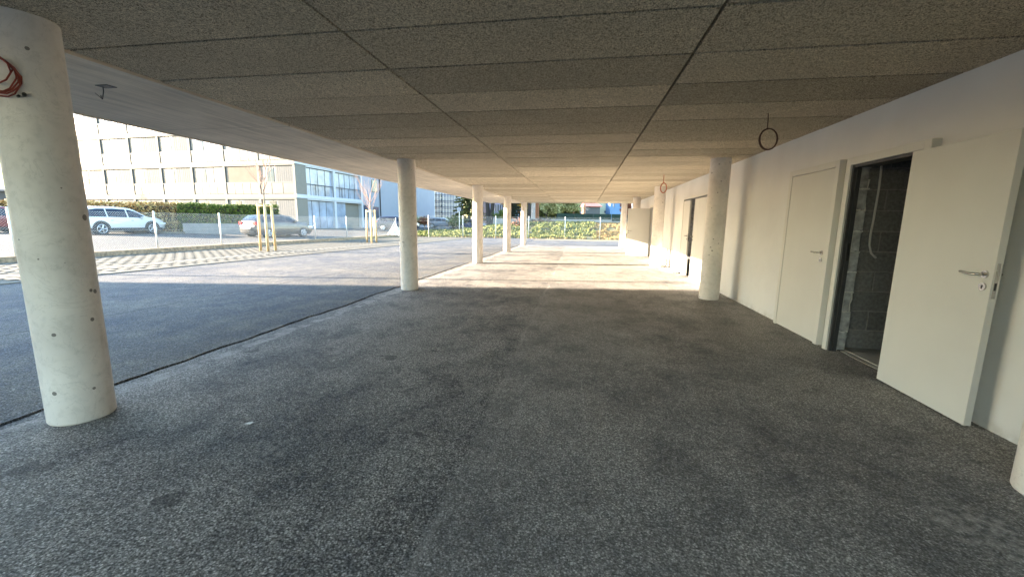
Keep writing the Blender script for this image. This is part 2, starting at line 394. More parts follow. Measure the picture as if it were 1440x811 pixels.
# paver strip: flat border kerb, ribbed grass pavers with gravel fill
b = new(); ys2 = lin(-20, 35.5, 60)
for a0, a1, z1 in ((-.02, .10, .03),):
    for y0, y1 in zip(ys2[:-1], ys2[1:]):
        vs = [b.verts.new(p) for p in ((kerbX(y0) + .06, y0, -.05), (kerbX(y0) - .06, y0, -.05), (kerbX(y1) - .06, y1, -.05), (kerbX(y1) + .06, y1, -.05),
              (kerbX(y0) + .06, y0, z1), (kerbX(y0) - .06, y0, z1), (kerbX(y1) - .06, y1, z1), (kerbX(y1) + .06, y1, z1))]
        for f in ((0, 3, 7, 4), (1, 5, 6, 2), (4, 7, 6, 5), (0, 4, 5, 1), (3, 2, 6, 7)): b.faces.new([vs[i] for i in f])
struct('kerb', b, 'kerb')
b = new(); grid(b, [0, 1], ys2, lambda u, y: .004, lambda u, y: (kerbX(y) - .06 + (edgeX(y) - kerbX(y) + .06) * u, y))
struct('gravel_bed', b, 'pave_fill')
b = new()
def strip(b, p0, p1, w_, z0, z1):
    p0, p1 = Vector((*p0, 0)), Vector((*p1, 0)); t = (p1 - p0).normalized(); n_ = Vector((-t.y, t.x, 0)) * w_ / 2
    lo = [p0 - n_, p0 + n_, p1 + n_, p1 - n_]
    vl = [b.verts.new((v.x, v.y, z0)) for v in lo]; vh = [b.verts.new((v.x, v.y, z1)) for v in lo]
    b.faces.new(vh[::-1])
    for i in range(4): b.faces.new((vl[i], vl[(i + 1) % 4], vh[(i + 1) % 4], vh[i]))
y = 2.0
while y < 35.3:   # ribs across
    strip(b, (kerbX(y) - .07, y), (edgeX(y) + .02, y), .16, .006, .022); y += .36
for i in range(13):
    u = (i + .5) / 13
    fx = lambda yy: kerbX(yy) * (1 - u) + edgeX(yy) * u
    for y0, y1 in zip(lin(2, 35.2, 8)[:-1], lin(2, 35.2, 8)[1:]): strip(b, (fx(y0), y0), (fx(y1), y1), .13 if i not in (3,) else .4, .006, .026)
struct('grass_pavers', b, 'dust_pave')
b = new()
for y0, y1 in zip(lin(-20, 33.7, 50)[:-1], lin(-20, 33.7, 50)[1:]):
    vs = [b.verts.new(p) for p in ((edgeX(y0) + .01, y0, -.02), (edgeX(y1) + .01, y1, -.02), (edgeX(y1) + .01, y1, .19 + .015 * noise.noise(Vector((y1, 0, 0)))), (edgeX(y0) + .01, y0, .19 + .015 * noise.noise(Vector((y0, 0, 0)))),
          (edgeX(y1) - .22, y1, .215), (edgeX(y0) - .22, y0, .215))]
    b.faces.new((vs[0], vs[1], vs[2], vs[3])); b.faces.new((vs[3], vs[2], vs[4], vs[5]))
struct('edging_kerb', b, 'edging')
def ztS(o_, y): return .2 + .18 * sm(o_ / 9)
b = new(); grid(b, [0, 2, 4, 6, 9, 14, 25, 60, 400], [-60, 0, 10, 20, 33.7, 60, 200, 900], lambda o_, y: ztS(o_, y) - .0, lambda o_, y: (edgeX(min(y, 33.7)) - .2 - o_, y))
struct('street', b, 'street')
# bank behind the yard
def ztop(x): return .30 + 1.05 * sm((x + 15) / 11)
def zb(x, o_): return -.02 + (ztop(x) + .02) * sm((o_ - .5) / 6.5) + (.05 * noise.noise(Vector((x * .7, o_ * .7, 0))) if .5 < o_ < 9 else 0)
b = new(); grid(b, lin(-16.3, 14, 60) + [40, 100, 400], [0, .5, 1, 1.5, 2, 2.5, 3, 3.5, 4, 5, 6, 7, 8, 10, 14, 20, 30, 60, 150, 900], lambda x, o_: zb(x, o_), lambda x, o_: (x, backY(x) + o_))
struct('bank', b, 'soil')
b = new(); grid(b, [0, 1], lin(-9.5, -3.9, 6), lambda u, x: 0, lambda u, x: (x, 35 + u * (backY(x) - 35)))
bb = new(); box(bb, -3.9, 33.1, -.04, 4.5, 34.1, .05); struct('back_kerb', bb, 'kerb', bevel=.015); b.free()
b = new(); grid(b, lin(-10, 6, 20), [0, 1], lambda x, u: -.012, lambda x, u: (x, 33.0 + u * (backY(x) - 32.9))); struct('yard_edge_soil', b, 'soil')

# ---------------------------------------------------------------- slab above
b = new()
ny = 0; y = Y0
xj = [XI + .004, -1.57, .72, WX + .03]
pit = .658; yb = 2.632 - pit * 20
while yb < Y1 - .02:
    ya, yc = max(yb, Y0), min(yb + pit, Y1)
    if yc > ya:
        for x0, x1 in zip(xj[:-1], xj[1:]):
            dz = random.uniform(-.003, .003)
            box(b, x0 + .011, ya + .011, ZC + dz, x1 - .011, yc - .011, ZC + .05)
    yb += pit
ceil = struct('ceiling', b, 'woodwool', bevel=.0025)
b = new(); box(b, XI, Y0, ZC + .045, 9.0, Y1, ZC + .40); struct('slab', b, 'subsoil')
b = new(); box(b, XO, Y0, ZC - .018, XI, Y1, ZC + .40); box(b, XO - .0, Y0, ZC - .03, XO + .05, Y1, ZC - .0185); struct('soffit', b, 'soffit')
# upper storey front of the same building (out of view, gives the slab a house to belong to)
# columns
def column(x, y, label):
    bm = new(); seg = 56; zs = [0, .012, 1.3, ZC - .012, ZC + .02]; rr = [.17, .176, .176, .176, .172]
    rings = [[bm.verts.new((r_ * math.cos(2 * math.pi * j / seg), r_ * math.sin(2 * math.pi * j / seg), z)) for j in range(seg)] for z, r_ in zip(zs, rr)]
    for a, c in zip(rings[:-1], rings[1:]):
        for j in range(seg): bm.faces.new((a[j], a[(j + 1) % seg], c[(j + 1) % seg], c[j]))
    bm.faces.new(rings[0][::-1]); bm.faces.new(rings[-1])
    o = obj('concrete_column', bm, colmat, smooth=True, loc=(x, y, 0))
    o.rotation_euler = (0, 0, random.uniform(0, 6))
    return tag(o, label, 'column', 'round concrete columns under the slab')
k = N('column_concrete_cast')
oi = k.n('ShaderNodeObjectInfo'); va = k.n('ShaderNodeVectorMath', operation='ADD')
vm = k.n('ShaderNodeVectorMath', operation='SCALE'); k.l(oi.outputs['Location'], vm.inputs[0]); vm.inputs['Scale'].default_value = 3.1
k.l(k.tc.outputs['Object'], va.inputs[0]); k.l(vm.outputs[0], va.inputs[1]); V = va.outputs[0]
a = k.noise(2.1, 6, .6, vec=V); b_ = k.noise(17, 5, .6, vec=V)
c0 = k.ramp(a, [(.3, (.62, .58, .545)), (.7, (.78, .735, .69))])
c0 = k.mix(k.math('MULTIPLY', k.ramp(b_, [(.5, 0.0), (.75, 1.0)]), .3), c0, (.33, .32, .29))
vd = k.n('ShaderNodeTexVoronoi'); vd.inputs['Scale'].default_value = 13; k.l(V, vd.inputs['Vector'])
rad = k.math('MULTIPLY', k.math('SUBTRACT', k.noise(9.7, 0, vec=V), .50), .75)
pm = k.math('LESS_THAN', vd.outputs['Distance'], rad)
c0 = k.mix(k.math('MULTIPLY', pm, .8), c0, (.06, .055, .05))
vl = k.noise(3.4, 5, .6, vec=V, dist=2)
c0 = k.mix(k.math('MULTIPLY', k.ramp(vl, [(.49, 0.0), (.5, 1.0), (.51, 0.0)]), .22), c0, (.25, .24, .22))
n1 = k.bump(b_, .2, .004); k.bump(k.math('SUBTRACT', 1, pm), .6, .006, n1)
colmat = k.col(c0, .62, 0, .4)
L_lab = ['large pitted concrete column at the left edge, nearest the camera, with red cable coil', 'tall round column second from the left, dark face with sunlit left side, on the asphalt seam',
         'sunlit round column third in the left row, between the dark-faced one and the far pair', 'slim sunlit column fourth in the left row', 'smallest sunlit column at the far end of the left row']
for yy, l_ in zip((2.2, 7.93, 13.66, 19.35, 25.1), L_lab): column(-3.46 - .004 * yy, yy, l_)
R_lab = ['column cut off by the right edge of the picture, beside the near open door', 'dark grey round column standing in front of the white wall past the closed door', 'warm lit column in front of the wall with a red cable loop before it',
         'column half hidden behind the far open white door leaf', 'far end column at the right, standing free before the bank']
for (x, yy), l_ in zip(((2.54, 2.42), (2.43, 8.27), (2.41, 14.15), (2.40, 19.95), (2.38, 25.6)), R_lab): column(x, yy, l_)

# ---------------------------------------------------------------- right wall, doors, rooms
wallY = [(-3.4, 4.10), (5.168, 5.36), (6.36, 10.22), (12.62, 16.62), (18.64, 26.3)]
wr = thing('white_wall', 'long white plastered wall along the right side with doorways', 'wall')
b = new()
for a0, a1 in wallY: box(b, WX, a0, 0, WX + .13, a1, ZC + .04)
for a0, a1, z in ((4.10, 5.168, 2.09), (5.36, 6.36, 2.09), (10.22, 12.62, 2.10), (16.62, 18.64, 2.10)): box(b, WX, a0, z, WX + .13, a1, ZC + .04)
obj('plaster_face', b, 'plaster', wr)
def lever(bm, m_, side=1):
    pts = [(0, 0, 0), (0, -.045, 0), (.012 * side, -.055, 0), (.05 * side, -.058, -.002), (.135 * side, -.05, .004)]
    tube(bm, [m_ @ Vector(p) for p in pts], .0095, 8)
def rosette(bm, m_, z):
    tube(bm, [m_ @ Vector((0, .002, z)), m_ @ Vector((0, -.010, z))], .026, 20)
def door_leaf(w_, h_, t=.045, side=1, name='door_leaf'):
    """leaf in local coords: hinge at origin, runs to +x, outer face at y=0 side (-y), thickness +y"""
    bm = new(); box(bm, 0, 0, .012, w_, t, h_); return bm
def leaf_object(loc, ang, w_, h_, parent, label=None, faceboth=True):
    o = obj('door_leaf', door_leaf(w_, h_), 'door', parent, bevel=.002, loc=loc); o.rotation_euler = (0, 0, ang)
    hx = w_ - .055
    for sgn, yy in ((1, 0), (-1, .045)):
        mt = Matrix.Translation((hx, yy, 1.09)) @ (Matrix.Rotation(0, 4, 'Z') if sgn == 1 else Matrix.Scale(-1, 4, (0, 1, 0)))
        bm = new(); lever(bm, mt, -1); obj('handle', bm, 'steel', o, smooth=True)
        bm = new(); rosette(bm, mt, 0); obj('rosette', bm, 'steel', o)
        mt2 = mt @ Matrix.Translation((0, 0, -.085)); bm = new(); rosette(bm, mt2, 0); e = obj('lock_rosette', bm, 'steel', o)
        bm = new(); tube(bm, [mt2 @ Vector((0, -.009, .006)), mt2 @ Vector((0, -.0125, .006))], .006, 10); box(bm, -.003, -.0125, -.014, .003, -.009, .004, mt2); obj('keyhole', bm, 'black', o)
    bm = new(); box(bm, w_ - .002, .0125, .93, w_ + .0015, .0325, 1.17); obj('lock_plate', bm, 'steel', o)
    bm = new(); box(bm, w_ + .0015, .015, 1.085, w_ + .010, .030, 1.115); obj('latch', bm, 'steel', o)
    bm = new(); box(bm, w_ + .0005, .0165, .985, w_ + .0022, .0285, 1.035); obj('bolt_slot', bm, 'black', o)
    return o
def frame(ya, yb, z1, parent, proud=.07, wd=.075, dark=False):
    b = new(); x0 = WX - proud; x1 = WX + .05
    box(b, x0, ya, 0, x1, ya + wd, z1); box(b, x0, yb - wd, 0, x1, yb, z1); box(b, x0, ya + wd, z1 - wd, x1, yb - wd, z1)
    obj('door_frame', b, 'doorframe', parent, bevel=.003)
# near open door
t = thing('open_door', 'near white door swung fully open against the wall, dark block room showing behind', 'door', group=None)
frame(4.05, 5.165, 2.125, t)
b = new()   # dark steel rebate lining the opening
box(b, WX - .050, 5.062, 0, WX - .02, 5.0895, 2.048); box(b, WX - .018, 5.05, 0, WX + .02, 5.0895, 2.048)
box(b, WX - .050, 4.1255, 0, WX + .12, 4.15, 2.048); box(b, WX - .050, 4.1505, 2.02, WX + .12, 5.0495, 2.048)
obj('jamb_lining', b, 'darkjamb', t)
b = new(); box(b, WX - .014, 5.043, 1.03, WX + .008, 5.0495, 1.22); obj('strike_plate', b, 'black', t)
leaf_object((WX - .125, 4.155, 0), R(-91.0) , .915, 2.035, t)
# closed door
t = thing('closed_door', 'closed pale grey door with steel lever handle, left of the open dark doorway', 'door')
frame(5.29, 6.425, 2.135, t)
leaf_object((WX - .064, 6.347, 0), R(-90), .979, 2.055, t)
b = new(); box(b, WX - .015, 5.366, 0, WX + .03, 6.349, 2.0595); obj('seal_gap', b, 'seal', t)
# double doors
def double_door(ya, yb, angfar, gap, label):
    t = thing('double_door', label, 'door', group='double doors in the white wall')
    frame(ya, yb, 2.15, t, proud=.05, wd=.06)
    wB = 1.02
    leaf_object((WX - .045, yb - .065, 0), R(-90 + angfar), (.72 if angfar == 0 else .92), 2.05, t)
    # near leaf hinged at the near jamb
    bmx = leaf_object((WX - .0, ya + .065, 0), R(90), (yb - ya) - .13 - (.74 if angfar == 0 else .92) - gap, 2.05, t)
    return t
double_door(10.15, 12.70, 0, .46, 'pair of white doors slightly parted by a dark gap, behind the dark grey column')
double_door(16.55, 18.72, -95, .25, 'far door with one white leaf standing open at right angles to the wall, lower half in sun')
# rooms behind
rm = thing('storage_room', 'bare grey block storage room behind the open doorway', 'room')
b = new(); box(b, 3.002, 5.20, 0, 6.6, 5.42, 2.56); o = obj('block_wall', b, 'blocks', rm)
b = new(); box(b, 6.4, 1.0, 0, 6.6, 5.22, 2.56); box(b, WX + .132, .8, 0, 6.4, 1.0, 2.56); obj('block_wall', b, 'block_end', rm)
b = new(); box(b, WX + .131, .8, .0045, 6.6, 5.42, .014); box(b, WX + .06, 4.151, .0045, WX + .1305, 5.0495, .0085); obj('room_floor', b, 'room_floor', rm)
b = new(); box(b, WX + .132, .8, 2.56, 6.6, 5.42, 2.62); obj('room_ceiling', b, 'soffit', rm)
b = new(); z = .012; i = 0
while z < 2.5:
    dx = random.uniform(-.012, .012); box(b, WX + .021, 5.085 + random.uniform(-.012, .006), z, 2.995 + dx, 5.165, min(z + .212, 2.55)); z += .225
obj('block_pier', b, 'block_end', rm, bevel=.006)
b = new(); z = .225
while z < 2.5:
    pts = [(WX + .025 + .105 * u, 5.090 + random.uniform(-.012, .006), z + random.uniform(-.004, .004)) for u in lin(0, 1, 8)]
    tube(b, pts, [random.uniform(.006, .013) for _ in pts], 6); z += .225
for kx in (2.998,):
    pts = [(kx + random.uniform(-.006, .006), 5.105 + random.uniform(-.006, .006), zz) for zz in lin(.05, 1.9, 34)]; tube(b, pts, [random.uniform(.003, .011) for _ in pts], 6)
obj('mortar_joint', b, 'mortar', rm)
cd = new()
def on_y(px, py, Y): r_ = ray(px, py); return CAM + r_ * (Y / r_.y)
pts = [on_y(px, py, yy) for px, py, yy in ((1242, 215, 5.16), (1240, 233, 5.16), (1236, 265, 5.16), (1229, 305, 5.16), (1224, 330, 5.15), (1222.5, 345, 5.13), (1225, 356, 5.10), (1232, 363, 5.06))]
tube(cd, pts, .011, 8); tag(obj('conduit', cd, 'conduit', smooth=True), 'grey flexible conduit hanging down the dark block wall inside the doorway', 'conduit')
b = new(); box(b, WX + .132, 9.6, .0045, 5.8, 19.4, .01); box(b, 5.8, 9.6, 0, 5.9, 19.4, 2.6); box(b, WX + .132, 9.5, 0, 5.8, 9.6, 2.6); box(b, WX + .132, 19.4, 0, 5.8, 19.5, 2.6); box(b, WX + .132, 9.6, 2.56, 5.8, 19.4, 2.6)
tag(obj('cellar_room', b, 'block_end'), 'dark room behind the far pairs of doors', 'room')

# ---------------------------------------------------------------- cables
def coil(name, c, u, v, ru, rv, rad, turns, mat, label, stem=None, jit=.12, cat='cable'):
    bm = new(); c = Vector(c); u = Vector(u).normalized(); v = Vector(v).normalized(); n_ = u.cross(v)
    pts = []
    if stem: pts += [Vector(p) for p in stem]
    for i in range(turns * 22):
        a = math.pi / 2 + 2 * math.pi * i / 22; kx = 1 + jit * noise.noise(Vector((i * .09, 3.3, turns)));
        pts.append(c + u * math.cos(a) * ru * kx + v * math.sin(a) * rv * kx + n_ * (.012 * math.sin(i * .33)))
    tube(bm, pts, rad, 6); return tag(obj(name, bm, mat, smooth=True), label, cat)
coil('cable_loop', (1.93, 5.02, 2.315), (1, -.12, .35), (-.3, 0, 1), .085, .108, .0045, 3, 'brown_cable', 'dark brown cable loop hanging from the ceiling boards near the closed door', stem=[(1.915, 5.05, 2.60), (1.92, 5.045, 2.52), (1.915, 5.03, 2.43)])
coil('cable_loop', (1.90, 10.75, 2.27), (1, 0, 0), (0, 0, 1), .07, .115, .008, 3, 'orange_cable', 'small orange red cable loop hanging on a thin wire by the second right-hand column', stem=[(1.90, 10.8, 2.60), (1.90, 10.78, 2.40)])
# coil on the near column
pc = at_depth(-2, 112, 3.55); nv = (CAM - pc).normalized(); uu = Vector((0, 0, 1)).cross(nv).normalized(); vv = nv.cross(uu)
bm = new()
base = Vector((-3.46, 2.2, 0)) + Vector((uu.x * -.10 + nv.x * .15, uu.y * -.10 + nv.y * .15, 2.33))
def cpt(px, py, lift=.0):
    r_ = ray(px, py); ox, oy = 3.474, -2.2       # camera relative to the column axis
    a_ = r_.x ** 2 + r_.y ** 2; b_ = ox * r_.x + oy * r_.y; c_ = ox * ox + oy * oy - .180 ** 2; disc = b_ * b_ - a_ * c_
    t_ = (-b_ - math.sqrt(disc)) / a_ if disc > 0 else -b_ / a_
    return CAM + r_ * t_ - Vector((r_.x, r_.y, 0)).normalized() * (.012 + lift)
import itertools
for kx, (s_, e_) in enumerate([((30, 118), 137), ((26, 116), 131), ((23, 112), 130), ((15, 104), 118), ((28, 122), 134), ((18, 100), 119)]):
    P = [(-46, 92), (-22, 84), (0, 82 + kx % 3), (12, 91 + kx % 2), (20, 97 + (kx * 7) % 4), (s_[0], 108), s_, (s_[0] - 9, e_ - 4), (s_[0] - 18, e_), (-8, e_ - 2), (-30, e_ - 12), (-44, e_ - 30)]
    if kx in (3, 5): P = [(-46, 92), (-22, 85), (0, 83), (11, 92), (15, 102), s_, (9, 114), (0, e_), (-20, e_ - 2), (-40, 104)]
    tube(bm, [cpt(*p, .006 * kx + .012 * math.sin(i)) for i, p in enumerate(P)], .0042, 6)
tag(obj('cable_coil', bm, 'red_cable', smooth=True), 'coil of dark red cable hung on the big near column', 'cable')
# socket bolt on near column & soffit stub
pp = cpt(34.5, 134)
b = new(); tube(b, [pp + Vector((-.05, .03, 0)), pp + Vector((.018, -.012, 0))], .010, 10); tube(b, [pp + Vector((-.06, .0, -.012)), pp + Vector((-.004, -.024, -.012))], .007, 8)
tag(obj('cable_end', b, 'black'), 'black cable end poking out of the near column below the red coil', 'cable')
b = new(); q = at_z(145, 124, ZC - .03)
tube(b, [q + Vector((0, 0, .02)), q + Vector((0, 0, -.03)), q + Vector((-.01, -.01, -.10)), q + Vector((-.035, .0, -.085)), q + Vector((-.05, .01, -.06))], .004, 6)
for a in (.3, -.35): tube(b, [q + Vector((-.01, -.01, -.10)), q + Vector((-.05, a * .1, -.05))], .0025, 5)
box(b, q.x - .02, q.y - .05, ZC - .024, q.x + .11, q.y + .035, ZC - .0185)
tag(obj('wire_stub', b, 'black'), 'short black wire stub sticking down from the pale concrete soffit', 'wire')
# small litter
b = new(); c = at_z(953, 383, .02)
vs = [[b.verts.new((c.x + (i - 2.5) * .05 + random.uniform(-.02, .02), c.y + (j - 2.5) * .07 + random.uniform(-.02, .02), random.uniform(.008, .085))) for i in range(6)] for j in range(6)]
for i in range(5):
    for j in range(5): b.faces.new((vs[j][i], vs[j][i + 1], vs[j + 1][i + 1], vs[j + 1][i]))
tag(obj('paper_scrap', b, 'white'), 'crumpled white paper scrap on the sunlit floor at the foot of the wall', 'litter')
b = new(); c = at_z(350, 596, .0)
for i in range(3):
    vs = [b.verts.new((c.x + x, c.y + y, z)) for x, y, z in ((-.03 + i * .006, -.01, .004), (.02, .0 - i * .004, .006), (.028, .012, .01 + .003 * i), (-.02, .014, .005))]; b.faces.new(vs)
tag(obj('paint_fleck', b, 'white'), 'small white fleck lying on the asphalt in the foreground', 'litter')
b = new()
for i in range(420):   # loose stones
    x, y = random.uniform(-4.6, 2.8), random.uniform(.7, 9.5)
    if random.random() < .5: x = -3.83 + random.gauss(0, .25)
    r_ = random.uniform(.002, .006) * (1.6 if random.random() < .06 else 1)
    bmesh.ops.create_icosphere(b, subdivisions=1, radius=r_, matrix=Matrix.Translation((x, y, .004 + r_ * .5)) @ Matrix.Rotation(random.random() * 6, 4, 'Z') @ Matrix.Diagonal((1, random.uniform(.6, 1.1), .6, 1)))
tag(obj('loose_grit', b, 'kerb'), 'pale loose grit scattered over the asphalt', 'grit', kind='stuff')

# ---------------------------------------------------------------- fences
def fence(name, label, pts, h, zf, mesh=.075, r_=.0022, brace=()):
    t = thing(name, label, 'fence')
    for i, p in enumerate(pts):
        z = zf(*p); b = new(); tube(b, [(p[0], p[1], z - .05), (p[0], p[1], z + h + .04)], .03, 10); obj('post', b, 'galv', t, smooth=True)
        b = new(); bmesh.ops.create_uvsphere(b, u_segments=8, v_segments=5, radius=.033, matrix=Matrix.Translation((p[0], p[1], z + h + .04))); obj('post_cap', b, 'galv', t, smooth=True)
    for i, dirs in brace:
        for dx in dirs:
            p = pts[i]; z = zf(*p); b = new(); tube(b, [(p[0], p[1], z + h - .12), (p[0] + dx[0], p[1] + dx[1], z)], .021, 8); obj('brace', b, 'galv', t, smooth=True)
    for a, c in zip(pts[:-1], pts[1:]):
        A = Vector((a[0], a[1], zf(*a))); C = Vector((c[0], c[1], zf(*c))); L = (C - A).length; u = (C - A) / L
        b = new(); up = Vector((0, 0, 1)); z0, z1 = .04, h
        n_ = int(L / mesh)
        s = -(z1 - z0)
        while s < L:
            for sg in (1, -1):
                # wire from (s,z0) to (s+H,z1) clipped
                a0, a1 = max(0, -s), min(z1 - z0, L - s)
                if a1 - a0 > .03:
                    q0, q1 = (s + a0, z0 + a0), (s + a1, z0 + a1)
                    if sg < 0: q0, q1 = (L - q0[0], q0[1]), (L - q1[0], q1[1])
                    P0, P1 = A + u * q0[0] + up * q0[1], A + u * q1[0] + up * q1[1]
                    tube(b, [P0, P1], r_, 3, cap=False)
            s += mesh
        obj('wire_mesh', b, 'wire', t)
        b = new()
        for zz in (z0, (z0 + z1) / 2, z1): tube(b, [A + up * zz, C + up * zz], r_ * 1.3, 4, cap=False)
        obj('tension_wire', b, 'wire', t)
    return t
def on_edge(px, py0):
    # intersect the view column px with the fence line
    best = None
    for i in range(0, 3400):
        yy = i * .01; P = Vector((edgeX(yy) - .12, yy, .2)) - CAM
        c_ = RM @ P
        if c_.z <= .1: continue
        x_ = 720 + F_PX * c_.x / c_.z
        if best is None or abs(x_ - px) < best[0]: best = (abs(x_ - px), yy)
    return (edgeX(best[1]) - .12, best[1])
lp = [on_edge(px, 0) for px in (22, 120, 222, 312, 386, 444, 488, 526)]
lp = [(edgeX(6) - .12, 6.0), (edgeX(1.5) - .12, 1.5)][::-1] + lp + [(-16.05, 33.9)]
fence('street_fence', 'low chain link fence with pale posts along the brown kerb before the street', lp, 1.38, lambda x, y: .2, brace=[(len(lp) - 1, [(-.05, -1.5)])])
def on_back(px):
    best = None
    for i in range(-1700, 900):
        x = i * .01; P = Vector((x, backY(x), 0)) - CAM; c_ = RM @ P; q_ = 720 + F_PX * c_.x / c_.z
        if best is None or abs(q_ - px) < best[0]: best = (abs(q_ - px), x)
    return (best[1], backY(best[1]))
bp = [(-16.05, 33.9)] + [on_back(px) for px in (603, 651, 697, 743, 794, 843)] 
dx = bp[-1][0] - bp[-2][0]
bp += [(bp[-1][0] + dx * (i + 1), backY(bp[-1][0] + dx * (i + 1))) for i in range(4)]
fence('back_fence', 'tall chain link fence in front of the grassy bank at the end of the yard', bp[1:], 1.85, lambda x, y: 0, mesh=.09)
b = new(); A, C = Vector((*bp[0], .2)), Vector((*bp[1], 0)); 
for zz in (.05, .9, 1.4): tube(b, [A + Vector((0, 0, zz)), C + Vector((0, 0, zz))], .004, 4)
tag(obj('corner_wire', b, 'wire'), 'slack tension wires closing the fence corner', 'wire')
# white sheet at the corner
b = new(); q = Vector((-15.75, 33.3, .02))
for i in range(10):
    u = i / 9; grid_pts = None
vs = [[b.verts.new((q.x - .55 + .9 * u + .08 * math.sin(v * 9 + u * 5), q.y + .1 * math.sin(u * 11 + v * 3), .12 + .95 * v * (1 - .9 * abs(u - .6)) + .05 * math.sin(u * 13))) for u in lin(0, 1, 10)] for v in lin(0, 1, 7)]
for j in range(7):
    for i in range(10): b.faces.new((vs[j][i], vs[j][i + 1], vs[j + 1][i + 1], vs[j + 1][i]))
o = tag(obj('plastic_sheet', b, 'white', smooth=True), 'white plastic sheet hanging on the fence corner', 'sheet')
so_ = o.modifiers.new('thick', 'SOLIDIFY'); so_.thickness = .02

# ---------------------------------------------------------------- vegetation
def branch(bm, p, dr, L, r_, depth, spread, kids, up=.15, tips=None, seg=6, shrink=.68):
    pts = [Vector(p)]; dv = Vector(dr).normalized(); n_ = 4; rads = [r_]
    for i in range(n_):
        dv = (dv + Vector((random.gauss(0, .09), random.gauss(0, .09), up * .3))).normalized(); pts.append(pts[-1] + dv * L / n_); rads.append(r_ * (1 - .55 * (i + 1) / n_))
    tube(bm, pts, rads, seg, cap=False)
    if tips is not None: tips.append(pts[-1])
    if depth <= 0: return
    for j in range(kids):
        i = random.randint(1, n_); a = random.uniform(0, 2 * math.pi); pr = dv.orthogonal().normalized(); pr.rotate(Matrix.Rotation(a, 3, dv))
        nd = (dv * math.cos(spread) + pr * math.sin(spread) + Vector((0, 0, up))).normalized()
        branch(bm, pts[i], nd, L * shrink * random.uniform(.75, 1.15), rads[i] * .62, depth - 1, spread, kids, up, tips, max(3, seg - 1), shrink)
def leaf(bm, p, s, flat=0):
    a = Vector((random.gauss(0, 1), random.gauss(0, 1), random.gauss(0, 1))).normalized(); c = a.orthogonal().normalized(); c.rotate(Matrix.Rotation(random.random() * 6.28, 3, a))
    e = a.cross(c); s *= random.uniform(.6, 1.3)
    bm.faces.new([bm.verts.new(p + c * s), bm.verts.new(p + e * s * .55), bm.verts.new(p - c * s), bm.verts.new(p - e * s * .55)])
def clump(bm, c, rad, n_, s, sq=1):
    for _ in range(n_):
        v = Vector((random.gauss(0, 1), random.gauss(0, 1), random.gauss(0, 1))); v = v.normalized() * rad * random.random() ** .45; v.z *= sq; leaf(bm, Vector(c) + v, s)
def hedge(name, label, p0, p1, thick, h, leafm, n_, ls, z0=.38, cat='hedge'):
    t = thing(name, label, cat); p0, p1 = Vector((*p0, z0)), Vector((*p1, z0)); u = (p1 - p0); L = u.length; u /= L; v = Vector((-u.y, u.x, 0))
    b = new(); nn = int(L / .5)
    for i in range(nn):    # twiggy core
        hh = h * (.90 + .05 * noise.noise(Vector((i * .5, 0, 0))))
        mt = Matrix.Translation(p0 + u * (i + .5) * L / nn) @ Matrix(((u.x, v.x, 0, 0), (u.y, v.y, 0, 0), (0, 0, 1, 0), (0, 0, 0, 1)))
        box(b, -L / nn / 2, -thick * .4, .05, L / nn / 2, thick * .4, hh, mt)
    obj('twig_core', b, 'barkdark', t)
    b = new()
    for _ in range(n_):
        s, q_, z = random.uniform(0, L), random.uniform(-1, 1), random.random()
        f = random.random(); hh = h * (1 + .06 * noise.noise(Vector((s * .6, 0, 0)))); amp = thick / 2 * (1 + .18 * noise.noise(Vector((s * 1.3, z * 2, 5))))
        if f < .5: P = p0 + u * s - v * amp * random.uniform(.8, 1.06) + Vector((0, 0, z * hh))
        elif f < .62: P = p0 + u * s + v * amp * random.uniform(.8, 1.06) + Vector((0, 0, z * hh))
        elif f < .9: P = p0 + u * s + v * q_ * amp + Vector((0, 0, hh * random.uniform(.92, 1.04)))
        else: P = p0 + u * (0 if random.random() < .5 else L) + u * random.uniform(-.1, .1) + v * q_ * amp + Vector((0, 0, z * hh))
        leaf(b, P, ls)
    obj('foliage', b, leafm, t); return t
# points of the hedge line in front of the apartment block
def gp(px, D, z=.38):
    q = at_depth(px, 310, D); return (q.x, q.y)
hedge('beech_hedge', 'clipped hedge of dry orange brown leaves behind the white car', gp(-60, 27.2), gp(256, 28.0), 1.2, 1.95, 'lf_beech', 15000, .075)
hedge('green_hedge', 'clipped bright green hedge behind the grey hatchback', gp(260, 28.0), gp(388, 28.6), 1.2, 1.9, 'lf_hedge', 9000, .07)
b = new()
p0, p1 = Vector((*gp(-60, 26.1), 0)), Vector((*gp(256, 26.9), 0)); strip(b, p0.xy, p1.xy, .3, .2, .50)
struct('hedge_kerb', b, 'kerb')
p0, p1 = Vector((*gp(258, 27.2), 0)), Vector((*gp(400, 27.8), 0)); b = new(); strip(b, p0.xy, p1.xy, .25, .2, 1.05)
tag(obj('garden_wall', b, 'greywall'), 'low grey wall under the green hedge', 'wall')

